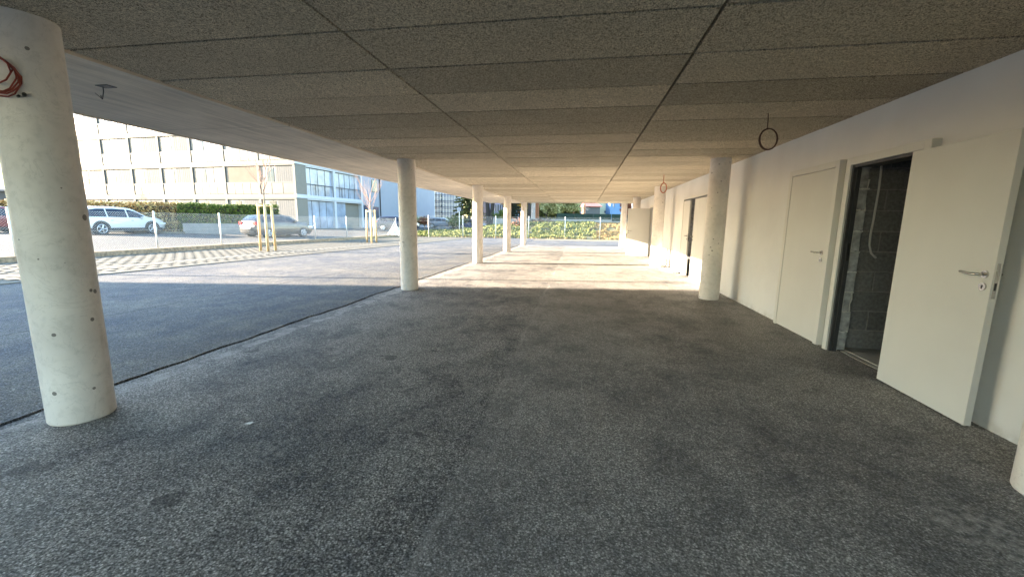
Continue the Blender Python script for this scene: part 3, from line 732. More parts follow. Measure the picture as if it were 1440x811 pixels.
def staked_tree(c, label, h, seed, mats, fan, nb, rot=70, group='young staked trees in the paving strip'):
    random.seed(seed); t = thing('young_tree', label, 'tree', (c[0], c[1], .02), group=group)
    b = new(); pts = [(0.01 * random.gauss(0, 1), 0.01 * random.gauss(0, 1), z) for z in lin(0, h * .55, 5)]; tube(b, pts, [.045, .04, .038, .035, .032, .028], 8); obj('trunk', b, mats[0], t, smooth=True)
    b = new(); top = Vector(pts[-1])
    branch(b, top, (0, 0, 1), h * .4, .026, 1, .5, 5, .25, seg=5)
    for i in range(nb):
        z = random.uniform(.42, .62) * h; a = random.uniform(0, 6.28); st = Vector((0, 0, z))
        if z > h * .55: st = top
        branch(b, st, (math.cos(a) * fan, math.sin(a) * fan, 1), h * random.uniform(.22, .4), .015, 2, .45, 3, .25, seg=4)
    obj('branches', b, mats[1], t, smooth=True)
    r_ = .30; top = []
    for i in range(3):
        a = R(rot + 120 * i) ; x, y = r_ * math.cos(a), r_ * math.sin(a)
        b = new(); tube(b, [(x * 1.1, y * 1.1, -.05), (x * .95, y * .95, 2.02)], [.055, .05], 10); obj('stake', b, 'stake', t, smooth=True); top.append(Vector((x * .95, y * .95, 1.93)))
    for i in range(3):
        b = new(); tube(b, [top[i] * 1.0, top[(i + 1) % 3]], .026, 8); obj('crossbar', b, 'stake', t, smooth=True)
    b = new(); tube(b, [Vector((.3 * math.cos(a) * (.35 if i % 2 else 1), .3 * math.sin(a) * (.35 if i % 2 else 1), 1.8)) for i, a in enumerate(lin(0, 6.28, 8)[:-1])], .006, 5, closed=True)
    obj('tie', b, 'cladding', t); random.seed(seed + 50); return t
staked_tree((-13.5, 15.9), 'young bare tree with three wooden stakes in front of the grey hatchback', 4.6, 11, ('bark', 'twig'), .45, 5)
staked_tree((-13.0, 24.0), 'young bare tree with reddish fan of twigs and stakes, left of the dark-faced column', 4.4, 12, ('bark', 'twig'), .75, 11, rot=58)
random.seed(21)

def tree(name, label, c, h, r0, barkm, leafm=None, crown=None, n_=0, ls=.12, depth=3, lean=0, sp=.55, z0=0, kids=3, group=None, first=.35, fork=1):
    t = thing(name, label, 'tree', (c[0], c[1], z0), group=group); b = new(); tips = []
    th = h * first
    for f_ in range(fork):
        off = Vector((.35 * r0 * (f_ * 2 - fork + 1), 0, 0))
        pts = [off + Vector((lean * z + (f_ * 2 - fork + 1) * .07 * z + random.gauss(0, .01) * h * .1, random.gauss(0, .01) * h * .1, z)) for z in lin(-.2, th, 5)]
        tube(b, pts, [r0 * (1.25 if i == 0 else 1 - .06 * i) for i in range(6)], 10)
        br_ = new()
        for i in range(5 if not leafm else 6):
            a = random.uniform(0, 6.28); branch(b, pts[-1], (math.cos(a) * .7, math.sin(a) * .7, 1), h * .33, r0 * .55, depth, sp, kids, .1, tips, 6)
        br_.free()
    obj('trunk', b, barkm, t, smooth=True)
    if leafm:
        b = new(); per = max(1, n_ // max(1, len(tips)))
        for q_ in tips: clump(b, q_, crown, per, ls, .7)
        obj('crown', b, leafm, t)
    return t
def conifer(name, label, c, h, rad, z0, leafm, n_=9000, group=None):
    t = thing(name, label, 'tree', (c[0], c[1], z0), group=group); b = new(); tube(b, [(0, 0, -.2), (0, 0, h * .97)], [.22, .03], 8); 
    lb = new(); z = .5
    while z < h * .97:
        rr = rad * (1 - z / h) ** .8 * random.uniform(.8, 1.15); k_ = 7
        for i in range(k_):
            a = random.uniform(0, 6.28); e = Vector((math.cos(a) * rr, math.sin(a) * rr, z - rr * .22)); tube(b, [(0, 0, z), e], [.035, .01], 4, cap=False)
            for u in lin(.25, 1, 5): clump(lb, Vector((0, 0, z)).lerp(e, u), .34 * (1.15 - u * .6), int(n_ / (h / .38 * k_ * 6)), .14, .55)
        z += .38
    obj('trunk', b, 'barkdark', t); obj('crown', lb, leafm, t); return t

def gz(P): # ground height behind bank
    return ztop(P.x) if P.y > backY(P.x) + 6 else zb(P.x, P.y - backY(P.x))
def place(px, D):
    q = at_depth(px, 312, D); return (q.x, q.y), (gz(q) if q.x > -16 else .36)
c, z = place(660, 62); conifer('spruce_tree', 'dark conifer with yellow green lit branches beside the scaffolded block', c, 12, 3.2, z, 'lf_spruce', 20000)
c, z = place(689, 52); tree('forked_tree', 'dark double trunked bare tree in front of the lilac house', c, 11, .32, 'barkdark', fork=2, z0=z, first=.42, depth=3)
c, z = place(722, 50); conifer('black_conifer', 'narrow nearly black conifer left of the golden leaved tree', c, 10, 1.1, z, leafmat('black_green_leaf', [(0, (.006, .01, .006)), (1, (.03, .04, .02))]), 9000)
c, z = place(731, 63); tree('golden_tree', 'golden leaved tree with reddish trunk right of the black conifer', c, 7, .22, 'barkred', 'lf_gold', .8, 7000, .12, z0=z, first=.25)
c, z = place(744, 49); tree('dark_trunk_tree', 'slim tree with a dark straight trunk behind the last left column', c, 11, .2, 'barkdark', z0=z, first=.45, depth=2)
c, z = place(749.5, 45); tree('pale_trunk_tree', 'tree with thick pale grey trunk rising behind the fence', c, 11, .26, 'barkpale', z0=z - .3, first=.45, depth=2)
c, z = place(755, 46); tree('red_trunk_tree', 'tree with reddish brown trunk right beside the pale trunk', c, 11, .24, 'barkred', z0=z - .1, first=.45, depth=2)
for i, (px, D, h_) in enumerate(((768, 57.5, 5.2), (783, 58, 5.4), (796, 58.5, 5.0))):
    c, z = place(px, D); tree('pale_leaf_shrub', ['pale leaved shrub tree next to the reddish trunk above the green screen', 'pale leaved shrub tree in the middle of the clump above the green screen', 'pale leaved shrub tree at the right of the clump, before the lilac villa'][i], c, h_, .12, 'barkdark', 'lf_pale', .62, 9000, .12, z0=z, first=.18, depth=2, sp=.8, group='pale leaved shrubs above the screen')
c, z = place(806, 61); tree('red_leaf_tree', 'tree with hanging red brown leaves before the lilac villa', c, 7.5, .14, 'barkred', 'lf_red', .7, 5000, .11, z0=z, first=.35, depth=2, sp=.9)
c, z = place(704, 48); tree('bank_shrub', 'yellow green shrub standing on the bank in front of the purple house', c, 2.4, .06, 'barkdark', 'lf_hedge', .4, 2500, .09, z0=z, first=.2, depth=2, sp=.7)
c, z = place(887, 47); tree('brown_tree', 'dark brown leafy tree at the far right behind the end column', c, 4.2, .3, 'barkdark', 'lf_red', .4, 6000, .12, z0=z, first=.15, depth=2, sp=.8)
c, z = place(640, 56); tree('round_bush', 'round green bush beside the scaffolded block', c, 2.3, .08, 'barkdark', 'lf_hedge', .5, 3500, .10, z0=z, first=.15, depth=2, sp=.9)
for i, px in enumerate((588, 597)):
    c, z = place(px, 52); tree('bare_bush', ['tangled brown bush at the foot of the white block', 'tangled brown bush left of the slate estate car'][i], c, 2.2, .07, 'bark', 'lf_red' if i else 'lf_pale', .45, 1500, .07, z0=z, first=.15, depth=2, sp=.9, group='bushes by the white block')
q = at_depth(-30, 300, 46); tree('bare_tree', 'bare reddish tree at the far left edge against the sky', (q.x, q.y), 11, .2, 'twig', z0=.38, first=.25, depth=4, sp=.5, kids=3)

hedge('tall_hedge', 'tall dark evergreen hedge behind the pale leaved shrubs', gp(738, 66), gp(813, 66), 2.0, 3.4, 'lf_spruce', 9000, .16, z0=1.3)
# bank cover
random.seed(5)
def tufts(name, label, x0, x1, o0, o1, n_, mat, s, cat):
    b = new()
    for _ in range(n_):
        x = random.uniform(x0, x1); o_ = random.uniform(o0, o1); 
        if noise.noise(Vector((x * .9, o_ * .9, 7))) < -.28: continue
        P = Vector((x, backY(x) + o_, zb(x, o_))); a = random.uniform(0, 6.28); hgt = s * random.uniform(.6, 1.5) * (1 + .8 * noise.noise(Vector((x * .8, o_ * .8, 0)))); ww = s * .35
        dx_, dy_ = math.cos(a) * ww, math.sin(a) * ww; lx, ly = random.gauss(0, s * .4), random.gauss(0, s * .4)
        b.faces.new([b.verts.new(P + Vector((-dx_, -dy_, -.01))), b.verts.new(P + Vector((dx_, dy_, -.01))), b.verts.new(P + Vector((dx_ * .6 + lx, dy_ * .6 + ly, hgt))), b.verts.new(P + Vector((-dx_ * .6 + lx, -dy_ * .6 + ly, hgt)))])
    return tag(obj(name, b, mat), label, cat, kind='stuff')
tufts('bank_grass', 'rough green ground cover on the left of the bank', -16, 1.2, .5, 9.5, 26000, 'grass', .15, 'grass')
tufts('leaf_litter', 'dry yellow brown leaf litter covering the right of the bank', .6, 9, .5, 8.5, 15000, 'litter', .11, 'leaves')
tufts('mixed_litter', 'dry leaves lying among the grass along the fence foot', -16, 4, .2, 1.4, 2600, 'litter', .08, 'leaves')
# grey garden wall and dark green screen above the bank
b = new()
for x0, x1 in zip(lin(-9.5, 12, 12)[:-1], lin(-9.5, 12, 12)[1:]):
    o0 = 8.6; P, Q = Vector((x0, backY(x0) + o0)), Vector((x1 - .02, backY(x1) + o0)); strip(b, P, Q, .18, .9, 1.78 if x0 < 3 else 1.62)
tag(obj('retaining_wall', b, 'greywall'), 'long low grey concrete wall along the top of the bank', 'wall')
b = new(); q = -2.9
while q < 11: strip(b, (q, backY(q) + 10.3), (q + 1.96, backY(q + 1.96) + 10.3), .05, 1.1, 2.42); q += 2.0
tag(obj('green_screen', b, 'netting'), 'dark green privacy screen above the grey wall', 'screen')
b = new(); c, z = place(700, 47)
for i in range(14):
    x = random.uniform(-.9, .9); bmesh.ops.create_icosphere(b, subdivisions=2, radius=random.uniform(.15, .35), matrix=Matrix.Translation((c[0] - 1 + x, c[1] - 5 + random.uniform(-.3, .3), z + .1)))
b.free()
b = new(); c = at_depth(729, 314, 41)
for i in range(400): leaf(b, Vector((c.x + random.gauss(0, .5), c.y + random.gauss(0, .3), gz(c) + abs(random.gauss(0, .35)))), .09)
tag(obj('dry_heap', b, 'lf_red'), 'heap of dry reddish brushwood on the bank between the last two left columns', 'brushwood', kind='stuff')
b = new(); c = at_depth(757, 311, 42)
for i in range(60):
    a = random.uniform(0, 3.14); L = random.uniform(.4, 1.3); p_ = Vector((c.x + random.gauss(0, .5), c.y + random.gauss(0, .2), gz(c) + random.uniform(.05, .3))); tube(b, [p_, p_ + Vector((math.cos(a) * L, math.sin(a) * L * .4, random.uniform(-.05, .15)))], .025, 5)
tag(obj('log_pile', b, 'barkdark'), 'dark pile of cut branches at the foot of the pale trunk', 'wood pile')

# ---------------------------------------------------------------- apartment block
TH = R(-4.97); Cx, Cy = -24.03, 31.84; BW = 3.69; SH = 2.8; ZB = 3.51
ab = thing('apartment_block', 'cream four storey apartment block with glazed balconies behind the hedges', 'building', (Cx * 1.2, Cy * 1.2, -.28), TH)
ab.scale = (1.2, 1.2, 1.2)
# local: facade A along -x at y=0 (faces -y); facade B along +y at x=0 (faces +x)
NB = 9; LA = NB * BW; LB = 27
b = new(); box(b, -LA, 1.3, .2, -.3, 9.2, 12.3); box(b, -LA, 9.2, .2, -.3, LB, 7.4); obj('wall', b, 'cream', ab)
b = new(); box(b, -.299, 9.3, .2, -.02, LB, 7.4); obj('side_wall', b, 'bwhite', ab)
for i in range(4):   # floor bands
    z1 = ZB + SH * i; b = new(); box(b, -LA, .0, z1 - .30, .12, 1.31, z1); 
    box(b, -LA, .02, z1 - .42, .07, .16, z1 - .302);
    obj('floor_band', b, 'cream', ab, bevel=.01)
    b = new(); box(b, -.31, 1.31, z1 - .30, .12, 9.3, z1); box(b, -.05, .161, z1 - .42, .07, 9.3, z1 - .302); box(b, .121, .0, z1 - .30, .13, 9.3, z1); obj('floor_band', b, 'shade_lift', ab)
b = new(); box(b, -LA - .3, -.35, 12.3, .35, 9.6, 12.48); box(b, -LA - .3, 9.61, 7.401, .2, LB + .3, 7.55); obj('roof', b, 'roofgrey', ab)
b = new(); box(b, -LA, -.10, .2, .12, 1.31, .62); box(b, -.3, 1.31, .2, .12, 9.3, .62); obj('plinth', b, 'cream', ab)
for i in range(NB + 1):
    b = new(); x = -BW * i; box(b, x - .13, .04, .62, x + .08, 1.3, 12.29); obj('pillar', b, 'cream', ab)
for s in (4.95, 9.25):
    b = new(); box(b, -.30, s - .14, .62, .10, s + .14, 12.29); obj('pillar', b, 'shade_lift', ab)
random.seed(33)
def bay(i, lv):
    xa, xb = -BW * (i + 1) + .10, -BW * i - .15
    zf = ZB + SH * (lv - 1) if lv > 0 else .62; zt = ZB + SH * lv - .42
    W = xb - xa
    wn = obj('window', box(new(), xa, .13, zf + (.02 if lv else .02), xb, .18, zt), 'glazed', ab)
    b = new()
    for q in (.33, .66): box(b, xa + W * q - .015, .108, zf, xa + W * q + .015, .129, zt)
    box(b, xa, .108, zt - .06, xb, .129, zt - .01); obj('frame', b, 'mullion', wn)
    u = .22; b = new(); box(b, xa + W * u, .112, zf, xa + W * (u + .20), .128, zt - .15); obj('pane', b, 'bluepane', wn)
    kind = random.random() if lv else .6
    if (i, lv) == (2, 1) or (i, lv) == (1, 1): kind = .99 if i == 1 else .3
    if kind > .93: b = new(); box(b, xa + .3, .100, zf, xb, .107, zt); obj('awning', b, 'blind', wn)
    elif kind > .4:
        b = new(); n_ = 26
        x0c = xa + W * .48; x1c = xb - .05
        vs = [[b.verts.new((x0c + (x1c - x0c) * j / n_, .110 + .0035 * math.sin(j * 1.9), z)) for j in range(n_ + 1)] for z in (zf, zt - .1)]
        for j in range(n_): b.faces.new((vs[0][j], vs[0][j + 1], vs[1][j + 1], vs[1][j]))
        obj('curtain', b, 'curtain', wn)
    elif kind < .10 or (i == 3 and lv < 3):
        b = new(); box(b, xa + .02, .104, zf, xb - .02, .111, zt); obj('dark_blind', b, 'bluepane', wn)
    if lv:
        bl = obj('balustrade', box(new(), xa, .075, zf + .06, xb, .09, zf + .95), 'panel', ab)
        b = new(); k_ = 4 if i % 3 else 3
        for j in range(0, k_ + 1): x = xa + W * j / k_; box(b, x - .022, .06, zf + .0, x + .022, .074, zf + .97)
        obj('mullion', b, 'mullion', bl)
        b = new(); box(b, xa, .055, zf + .955, xb, .10, zf + 1.0); obj('rail', b, 'mullion', bl)
for i in range(NB):
    for lv in range(4): bay(i, lv)
for j, (s0, s1) in enumerate(((.12, 4.81), (5.09, 9.11))):
    for lv in range(4):
        zf = ZB + SH * (lv - 1) if lv > 0 else .62; zt = ZB + SH * lv - .42
        if lv == 0 and j == 1:
            b = new(); box(b, -1.6, s0, zf, -1.5, s1, zt); obj('entrance_recess', b, 'inner', ab)
            wn = obj('window', box(new(), -.15, s0, zf, -.12, s0 + 1.6, zt), 'panelblue', ab); continue
        wn = obj('window', box(new(), -.15, s0, zf, -.12, s1, zt), 'panelblue' if lv else 'panelblue', ab)
        b = new()
        for q in range(1, 5): s = s0 + (s1 - s0) * q / 5; box(b, -.115, s - .015, zf, -.10, s + .015, zt)
        box(b, -.115, s0, zt - .05, -.10, s1, zt - .0)
        obj('mullion', b, 'mullion', wn)
        if lv:
            b = new(); box(b, .0, s0, zf + .93, .05, s1, zf + .98)
            for q in range(0, 5): s = s0 + (s1 - s0) * q / 4; box(b, .0, s - .02, zf, .03, s + .02, zf + .929)
            obj('rail', b, 'mullion', ab)
for s, z, w_, h_ in ((11.75, 5.15, .95, 1.25), (11.9, 2.2, .95, 1.3), (9.9, 2.2, .8, 1.5), (17.5, 5.15, .95, 1.25), (17.5, 2.3, .95, 1.25)):
    f = obj('window', box(new(), -.019, s - w_ / 2 - .06, z - h_ / 2 - .06, .02, s + w_ / 2 + .06, z + h_ / 2 + .06), 'cream', ab)
    obj('pane', box(new(), .021, s - w_ / 2, z - h_ / 2, .03, s + w_ / 2, z + h_ / 2), 'winglass', f)
b = new(); tube(b, [(.05, 12.75, .2), (.05, 12.75, 7.35)], .06, 8); obj('drainpipe', b, 'mullion', ab)

# ---------------------------------------------------------------- distant buildings
def house(name, label, px0, px1, D, ytop, mat, roof=None, wins=(), depth=9, z0=.2, ybot=330, roofh=.5, cat='house'):
    """plain volume facing the camera; wins = list of (px, y, wpx, hpx)"""
    A = at_depth(px0, 312, D); Bq = at_depth(px1, 312, D); u = (Bq - A); u.z = 0; L = u.length; u.normalize()
    zt = at_depth((px0 + px1) / 2, ytop, D).z; ang = math.atan2(u.y, u.x)
    t = thing(name, label, cat, (A.x, A.y, z0), ang); H_ = zt - z0
    obj('wall', box(new(), 0, 0, 0, L, depth, H_), mat, t)
    if roof:
        b = new(); o_ = .4
        v = [b.verts.new(p) for p in ((-o_, -o_, H_ + .001), (L + o_, -o_, H_ + .001), (L + o_, depth + o_, H_ + .001), (-o_, depth + o_, H_ + .001), (L * .2, depth / 2, H_ + roofh * 4), (L * .8, depth / 2, H_ + roofh * 4))]
        for f in ((0, 1, 5, 4), (1, 2, 5), (2, 3, 4, 5), (3, 0, 4), (3, 2, 1, 0)): b.faces.new([v[i] for i in f])
        obj('roof', b, roof, t)
    s_ = D / F_PX
    for px, y, w_, h_ in wins:
        x = (px - px0) / (px1 - px0) * L; z = at_depth(px, y, D).z - z0
        f = obj('window', box(new(), x - w_ * s_ / 2 - .05, -.05, z - h_ * s_ / 2 - .05, x + w_ * s_ / 2 + .05, .01, z + h_ * s_ / 2 + .05), 'bwhite', t)
        obj('pane', box(new(), x - w_ * s_ / 2, -.08, z - h_ * s_ / 2, x + w_ * s_ / 2, -.051, z + h_ * s_ / 2), 'winglass', f)
    return t
house('white_block', 'tall bluish white block with small windows right of the dark-faced column', 545, 598, 108, 255, 'bwhite', wins=[(594, y, 2.2, 4.5) for y in (270, 285.5, 300.5)] + [(586, y, 2.2, 4.5) for y in (268, 284, 300)], depth=14, cat='building')
# scaffolded block
D = 150
t = house('scaffolded_block', 'far apartment block with balconies and half covered in scaffolding', 598, 645, D, 270, 'bwhite', depth=16, cat='building')
s_ = D / F_PX; Lh = (645 - 598) * s_
for i, y in enumerate((272, 279.5, 286, 291.5, 298, 305)):
    z = at_depth(605, y, D).z - .2
    obj('balcony', box(new(), .3, -1.4, z, 15 * s_, -.02, z + .5), 'cream' if i % 2 else 'brick', t)
for i, y in enumerate((276, 283, 289, 295, 302)):
    z = at_depth(605, y, D).z - .2
    f = obj('window', box(new(), 1, -.06, z - .7, 14 * s_, -.001, z + .7), 'winglass', t)
for px in (620.5,):
    for y in (275, 281, 289, 297, 305): z = at_depth(px, y, D).z - .2; x = (px - 598) * s_; obj('window', box(new(), x - .4, -.06, z - .8, x + .4, -.001, z + .7), 'winglass', t)
for px in (601, 613): x = (px - 598) * s_; obj('downpipe', box(new(), x - .2, -1.7, 0, x + .2, -1.41, 11), 'cream', t)
sc = thing('scaffolding', 'grey scaffolding of poles and decks on the far block', 'scaffolding', tuple(t.location), t.rotation_euler[2])
x0s = 15.5 * s_
for i in range(9):
    x = x0s + (Lh - x0s) * i / 8
    obj('upright', box(new(), x - .06, -2.2, 0, x + .06, -2.08, 11.5), 'galv', sc)
for z in (2, 4.1, 6.2, 8.3, 10.4):
    obj('deck', box(new(), x0s - .3, -2.3, z, Lh + .5, -1.0, z + .12), 'mullion', sc)
    obj('guard_rail', box(new(), x0s - .3, -2.25, z + .95, Lh + .5, -2.2, z + 1.03), 'galv', sc)
house('white_villa', 'bright white gable wall left of the double trunked tree', 668, 687, 88, 272, 'inner', wins=[(684.5, 302, 1.6, 3)], z0=.9)
house('purple_house', 'pale purple house with louvred upper windows behind the double trunked tree', 688, 722, 80, 283, 'lilac', roof='roofgrey', wins=[(697 + 3.4 * i, 292.5, 1.9, 9) for i in range(4)], z0=1)
house('pale_blue_house', 'small pale blue house seen between the black conifer and last left column', 722, 745, 84, 286, 'paleblue', wins=[(727, 302, 2, 4)], z0=1)
house('lilac_villa', 'pale lilac villa with twin dark windows above the green screen', 790, 822, 86, 270, 'lilac', wins=[(801.5, 296.5, 1.6, 4), (804.5, 296.5, 1.6, 4)], z0=1)
house('cream_house', 'low cream house with flat red roof line beside the lilac villa', 822, 843, 82, 290.5, 'inner', roof='roofred', wins=[(826, 294, 2.5, 2.5)], z0=1, roofh=.35)
house('yellow_house', 'pale yellow house wall between the red roofed and blue houses', 838, 857, 88, 272, 'yellowc', wins=[(850, 298, 1.2, 2.5)], z0=1)
house('blue_house', 'bright blue house at the far right', 857, 892, 84, 268, 'blueren', z0=1, wins=[(862, 288, 1.2, 6)])
b = new(); c = at_depth(820, 312, 70); tube(b, [(c.x, c.y, 1.2), (c.x + .05, c.y, 4.4)], [.35, .28], 8); tube(b, [(c.x - .1, c.y, 3.8), (c.x + .1, c.y, 4.6)], [.5, .2], 8)
tag(obj('chimney_stack', b, 'brick'), 'dark rusty flue standing between the lilac villa and cream house', 'chimney')
q = at_depth(3, 281, 60)
b = new(); box(b, -50, 0, 0, 6, 10, 4.6); o = obj('low_house', b, 'inner', loc=(q.x, q.y, .3)); tag(o, 'low pale house at the far left edge beyond the brown hedge', 'house'); o.rotation_euler = (0, 0, R(50))
b = new(); box(b, -50.4, -.5, 4.601, 6.4, 10.4, 4.9); ro = obj('roof', b, 'roofgrey', o)
# pale sign post with round mirror
b = new(); q = at_depth(646, 320, 45); z = .55
mp = thing('traffic_mirror', 'pale round mirror on a post behind the fence near the conifer', 'mirror', (q.x, q.y, z))
tube(b, [(0, 0, 0), (0, 0, 2.2)], .045, 8); obj('post', b, 'galv', mp)
b = new(); tube(b, [(0, -.08, 2.15), (0, -.14, 2.15)], .24, 24); obj('mirror_disc', b, 'bwhite', mp)

# ---------------------------------------------------------------- cars
def interp(pts, x):
    if x <= pts[0][0]: return pts[0][1]
    for (a, va), (c, vc) in zip(pts[:-1], pts[1:]):
        if x <= c: return va + (vc - va) * (x - a) / (c - a)
    return pts[-1][1]
def car(name, label, loc, heading, paintm, L, W, top, belt, zbot, wheels, rw, glassx, pillars, suv=False, glazef=None, group='cars parked along the street'):
    """local +x = forward, rear at x=0. top: roof/bonnet profile; glassx: (rear, front) of the side glass"""
    t = thing(name, label, 'car', loc, heading, group)
    hw = W / 2
    def sec(x):
        zt = interp(top, x); e = min(x, L - x); pinch = 1 - .16 * max(0, 1 - e / .55) ** 2
        zb_ = zbot + (.10 * max(0, 1 - e / .35)); zbelt = min(interp(belt, x), zt - .05); w_ = hw * pinch
        rise = max(0, zt - interp(belt, x)); wr_ = w_ * (.96 - .42 * min(1, rise / .50) * .55)
        return [(0, zb_), (w_ * .88, zb_), (w_ * .97, zb_ + .07), (w_, zb_ + .24), (w_ * .995, (zb_ + zbelt) * .5 + .1), (w_ * .965, zbelt), (wr_ + .015, zt - .05), (wr_ * .93, zt - .012), (wr_ * .5, zt + .012), (0, zt + .016)]
    xs = lin(0, L, 54); b = new(); rings = []
    for x in xs:
        s = sec(x); full = [(y, z) for y, z in s] + [(-y, z) for y, z in s[-2:0:-1]]
        rings.append([b.verts.new((x, y, z)) for y, z in full])
    for a, c in zip(rings[:-1], rings[1:]):
        for j in range(len(a)): b.faces.new((a[j], c[j], c[(j + 1) % len(a)], a[(j + 1) % len(a)]))
    b.faces.new(rings[0]); b.faces.new(rings[-1][::-1])
    bmesh.ops.recalc_face_normals(b, faces=b.faces[:])
    obj('body', b, paintm, t, smooth=True)
    for sgn in (1, -1):     # side glass
        for x0, x1 in zip([glassx[0]] + [p + .035 for p in pillars], [p - .035 for p in pillars] + [glassx[1]]):
            b = new(); vs = []
            for x in lin(x0, x1, 8):
                s = sec(x); A_, C_ = s[5], s[6]; hgt = C_[1] - A_[1]
                lo, hi = .10, 1 - .07 / max(.1, hgt) if hgt > .1 else .11
                lo = .10; hi = max(hi, lo + .02)
                vs.append([b.verts.new((x, sgn * (A_[0] + (C_[0] - A_[0]) * u + .010), A_[1] + (C_[1] - A_[1]) * u + .003)) for u in (lo, (lo + hi) / 2, hi)])
            for a, c in zip(vs[:-1], vs[1:]):
                for j in (0, 1): b.faces.new((a[j], c[j], c[j + 1], a[j + 1]) if sgn < 0 else (a[j + 1], c[j + 1], c[j], a[j]))
            obj('side_window', b, 'carglass', t)
    def topglass(x0, x1, nm):
        b = new(); vs = []
        for x in lin(x0, x1, 6):
            s = sec(x); wv = s[7][0] * .95; vs.append([b.verts.new((x, y, s[9][1] + .012 - (abs(y) / wv) ** 2 * .02)) for y in lin(-wv, wv, 6)])
        for a, c in zip(vs[:-1], vs[1:]):
            for j in range(6): b.faces.new((a[j], c[j], c[j + 1], a[j + 1]))
        obj(nm, b, 'carglass', t)
    # windscreen and rear window follow the steep parts of the profile
    topglass(*glazef[1], 'windscreen'); topglass(*glazef[0], 'rear_window')
    for wx in wheels:
        for sgn in (1, -1):
            b = new(); tube(b, [(wx, sgn * (hw * .55), rw), (wx, sgn * (hw + .004), rw)], rw + (.085 if suv else .05), 28); 
            # arch only above sill
            bmesh.ops.bisect_plane(b, geom=b.verts[:] + b.edges[:] + b.faces[:], plane_co=(0, 0, zbot + .03), plane_no=(0, 0, -1), clear_outer=True)
            obj('wheel_arch', b, 'cladding', t)
            wh = obj('wheel', tube(new(), [(0, -.11, 0), (0, -.09, 0), (0, .09, 0), (0, .11, 0)], [rw - .03, rw, rw, rw - .03], 28), 'tyre', t, smooth=False, loc=(wx, sgn * (hw - .095), rw))
            b = new(); 
            for q in range(5):
                a = 2 * math.pi * q / 5; tube(b, [(.03 * math.cos(a), sgn * .118, .03 * math.sin(a)), (rw * .62 * math.cos(a), sgn * .118, rw * .62 * math.sin(a))], [.035, .045], 6)
            ring = [(rw * .64 * math.cos(a), sgn * .116, rw * .64 * math.sin(a)) for a in lin(0, 2 * math.pi, 20)[:-1]]; tube(b, ring, .022, 6, closed=True)
            obj('rim', b, 'rim', wh)
    if True:
        b = new(); box(b, .3, -hw - .012, zbot - .01, L - .3, hw + .012, zbot + (.17 if suv else .06)); obj('sill', b, 'cladding', t, bevel=.02)
    for sgn in (1, -1):
        s = sec(L - .12); b = new(); box(b, L - .42, sgn * s[4][0] - .10, .62, L - .05, sgn * s[4][0] + .012 * sgn + (.0 if sgn > 0 else 0), .75)
        obj('headlight', b, 'headlight', t, bevel=.03)
        b = new(); s = sec(.1); y0, y1 = sorted((sgn * (s[4][0] - .25), sgn * (s[4][0] + .015))); box(b, -.015, y0, .80, .26, y1, 1.0); obj('taillight', b, 'taillight', t, bevel=.02)
        b = new(); gx = glassx[1] - .25; y0, y1 = sorted((sgn * (hw - .06), sgn * (hw + .14))); box(b, gx - .02, y0, .98, gx + .12, y1, 1.10); obj('wing_mirror', b, paintm, t, bevel=.03)
        b = new()
        for hx in [p + .12 for p in pillars[:2]]: box(b, hx, sgn * hw * .985 - .012, .86, hx + .16, sgn * hw * .985 + .014, .885)
        obj('door_handle', b, 'cladding', t)
    b = new(); box(b, -.02, -.26, .58, .03, .26, .69); obj('number_plate', b, 'platewhite', t)
    return t
suv_top = [(0, .78), (.05, 1.0), (.22, 1.30), (.42, 1.55), (.9, 1.64), (1.8, 1.66), (2.6, 1.62), (3.0, 1.52), (3.65, 1.10), (4.2, 1.04), (4.55, .92), (4.68, .70), (4.72, .55)]
suv_belt = [(0, 1.02), (4.72, .96)]
def gzs(P): return .36
def car_at(px, D, z): q = at_depth(px, 320, D); return Vector((q.x, q.y, z))
def put(px_c, D, z, head, L):
    q = car_at(px_c, D, z); h_ = Vector((math.cos(head), math.sin(head), 0)); return q - h_ * L / 2
hd = R(90)
car('suv_car', 'white estate SUV with dark windows in front of the brown hedge', put(163, 25.0, .33, hd, 4.72), hd, 'carwhite', 4.72, 1.86, suv_top, suv_belt, .26, (.95, 3.78), .385, (.45, 3.42), (1.35, 2.45), suv=True, glazef=((.1, .42), (3.0, 3.62)))
hat_top = [(0, .75), (.06, .98), (.2, 1.18), (.55, 1.40), (1.1, 1.46), (2.0, 1.46), (2.5, 1.38), (3.15, 1.02), (3.7, .94), (4.0, .80), (4.15, .60), (4.2, .5)]
hat_belt = [(0, .95), (4.2, .88)]
hd = R(78)
car('hatchback_car', 'grey hatchback seen from its rear corner behind the staked tree', put(391, 27.0, .22, hd, 4.2), hd, 'cargrey', 4.2, 1.62, hat_top, hat_belt, .20, (.75, 3.35), .31, (.45, 2.95), (1.2, 2.1), glazef=((.1, .52), (2.5, 3.1)))
hd = R(100)
car('red_car', 'dark red car cut off by the left edge of the picture', put(-8, 24.5, .33, hd, 4.4), hd, 'carred', 4.4, 1.8, [(x * .935, z * .98) for x, z in suv_top], suv_belt, .24, (.9, 3.5), .34, (.45, 3.2), (1.3, 2.3), suv=True, glazef=((.1, .4), (2.82, 3.38)))
hd = R(5)
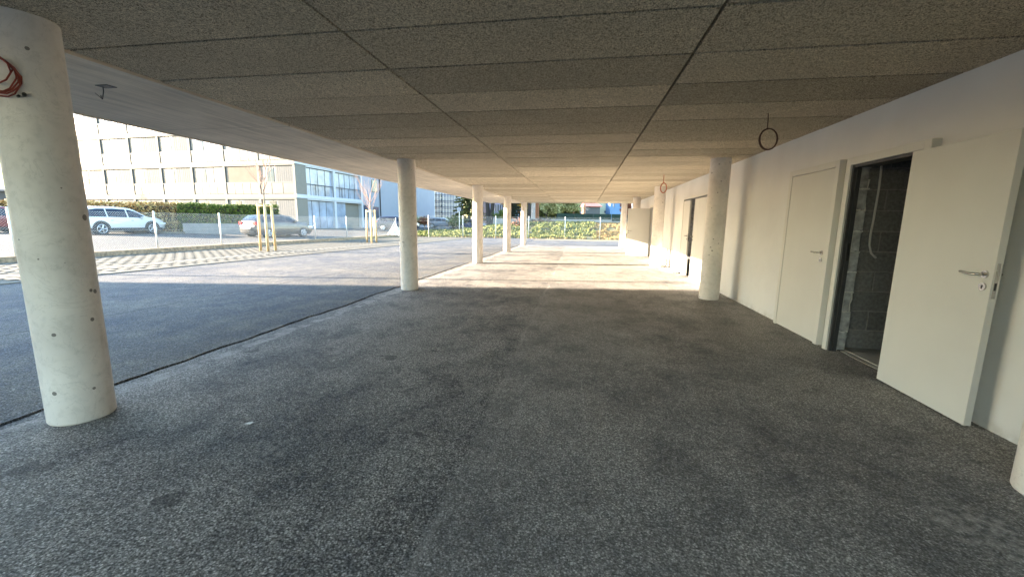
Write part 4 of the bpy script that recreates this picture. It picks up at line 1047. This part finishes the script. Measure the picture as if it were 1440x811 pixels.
car('estate_car', 'slate grey estate car parked beyond the bank near the white block', put(623, 60, .42, hd, 4.4), hd, 'carslate', 4.4, 1.78, [(x * 1.04, z) for x, z in hat_top], hat_belt, .2, (.8, 3.5), .32, (.4, 3.0), (1.25, 2.2), glazef=((.1, .52), (2.6, 3.2)))
c, z = place(662, 62)
car('blue_car', 'dark blue car beyond the bank beside the third left column', put(664, 62, z - .05, hd, 4.2), hd, 'carblue', 4.2, 1.74, hat_top, hat_belt, .2, (.75, 3.35), .31, (.45, 2.95), (1.2, 2.1), glazef=((.1, .52), (2.5, 3.1)))
hd = R(15)
car('black_hatchback', 'black car behind the fence corner against the blue grey wall', put(560, 42, .38, hd, 4.2), hd, 'cardark', 4.2, 1.74, hat_top, hat_belt, .2, (.75, 3.35), .31, (.45, 2.95), (1.2, 2.1), glazef=((.1, .52), (2.5, 3.1)))

# ---------------------------------------------------------------- lamp post and neighbouring house whose shadows cross the yard
lp_ = thing('street_lamp', 'tall grey street lamp beside the street, left of the picture', 'street lamp', (-21.5, 6.47, .2))
b = new(); tube(b, [(0, 0, 0), (0, 0, 7.2), (.3, 0, 7.5), (1.3, 0, 7.6)], [.07, .05, .045, .04], 10); obj('pole', b, 'galv', lp_, smooth=True)
b = new(); box(b, 1.2, -.12, 7.54, 1.85, .12, 7.66); obj('lamp_head', b, 'galv', lp_, bevel=.03)
nh = thing('neighbour_house', 'cream neighbouring house left of the yard, outside the picture', 'house', (0, 0, 0))
YE = 2.55
b = new(); box(b, -38, -22, .2, -25, YE, 13.5); obj('wall', b, 'cream', nh)
b = new(); box(b, -38.4, -22.4, 13.501, -24.6, YE + .0, 13.8); obj('roof', b, 'roofgrey', nh)
for zz in (1.8, 4.6, 7.4, 10.2):
    for yy in lin(-19, 0, 6):
        f = obj('window', box(new(), -25.02, yy - .7, zz - .75, -24.95, yy + .7, zz + .75), 'bwhite', nh); obj('pane', box(new(), -24.949, yy - .6, zz - .65, -24.93, yy + .6, zz + .65), 'winglass', f)
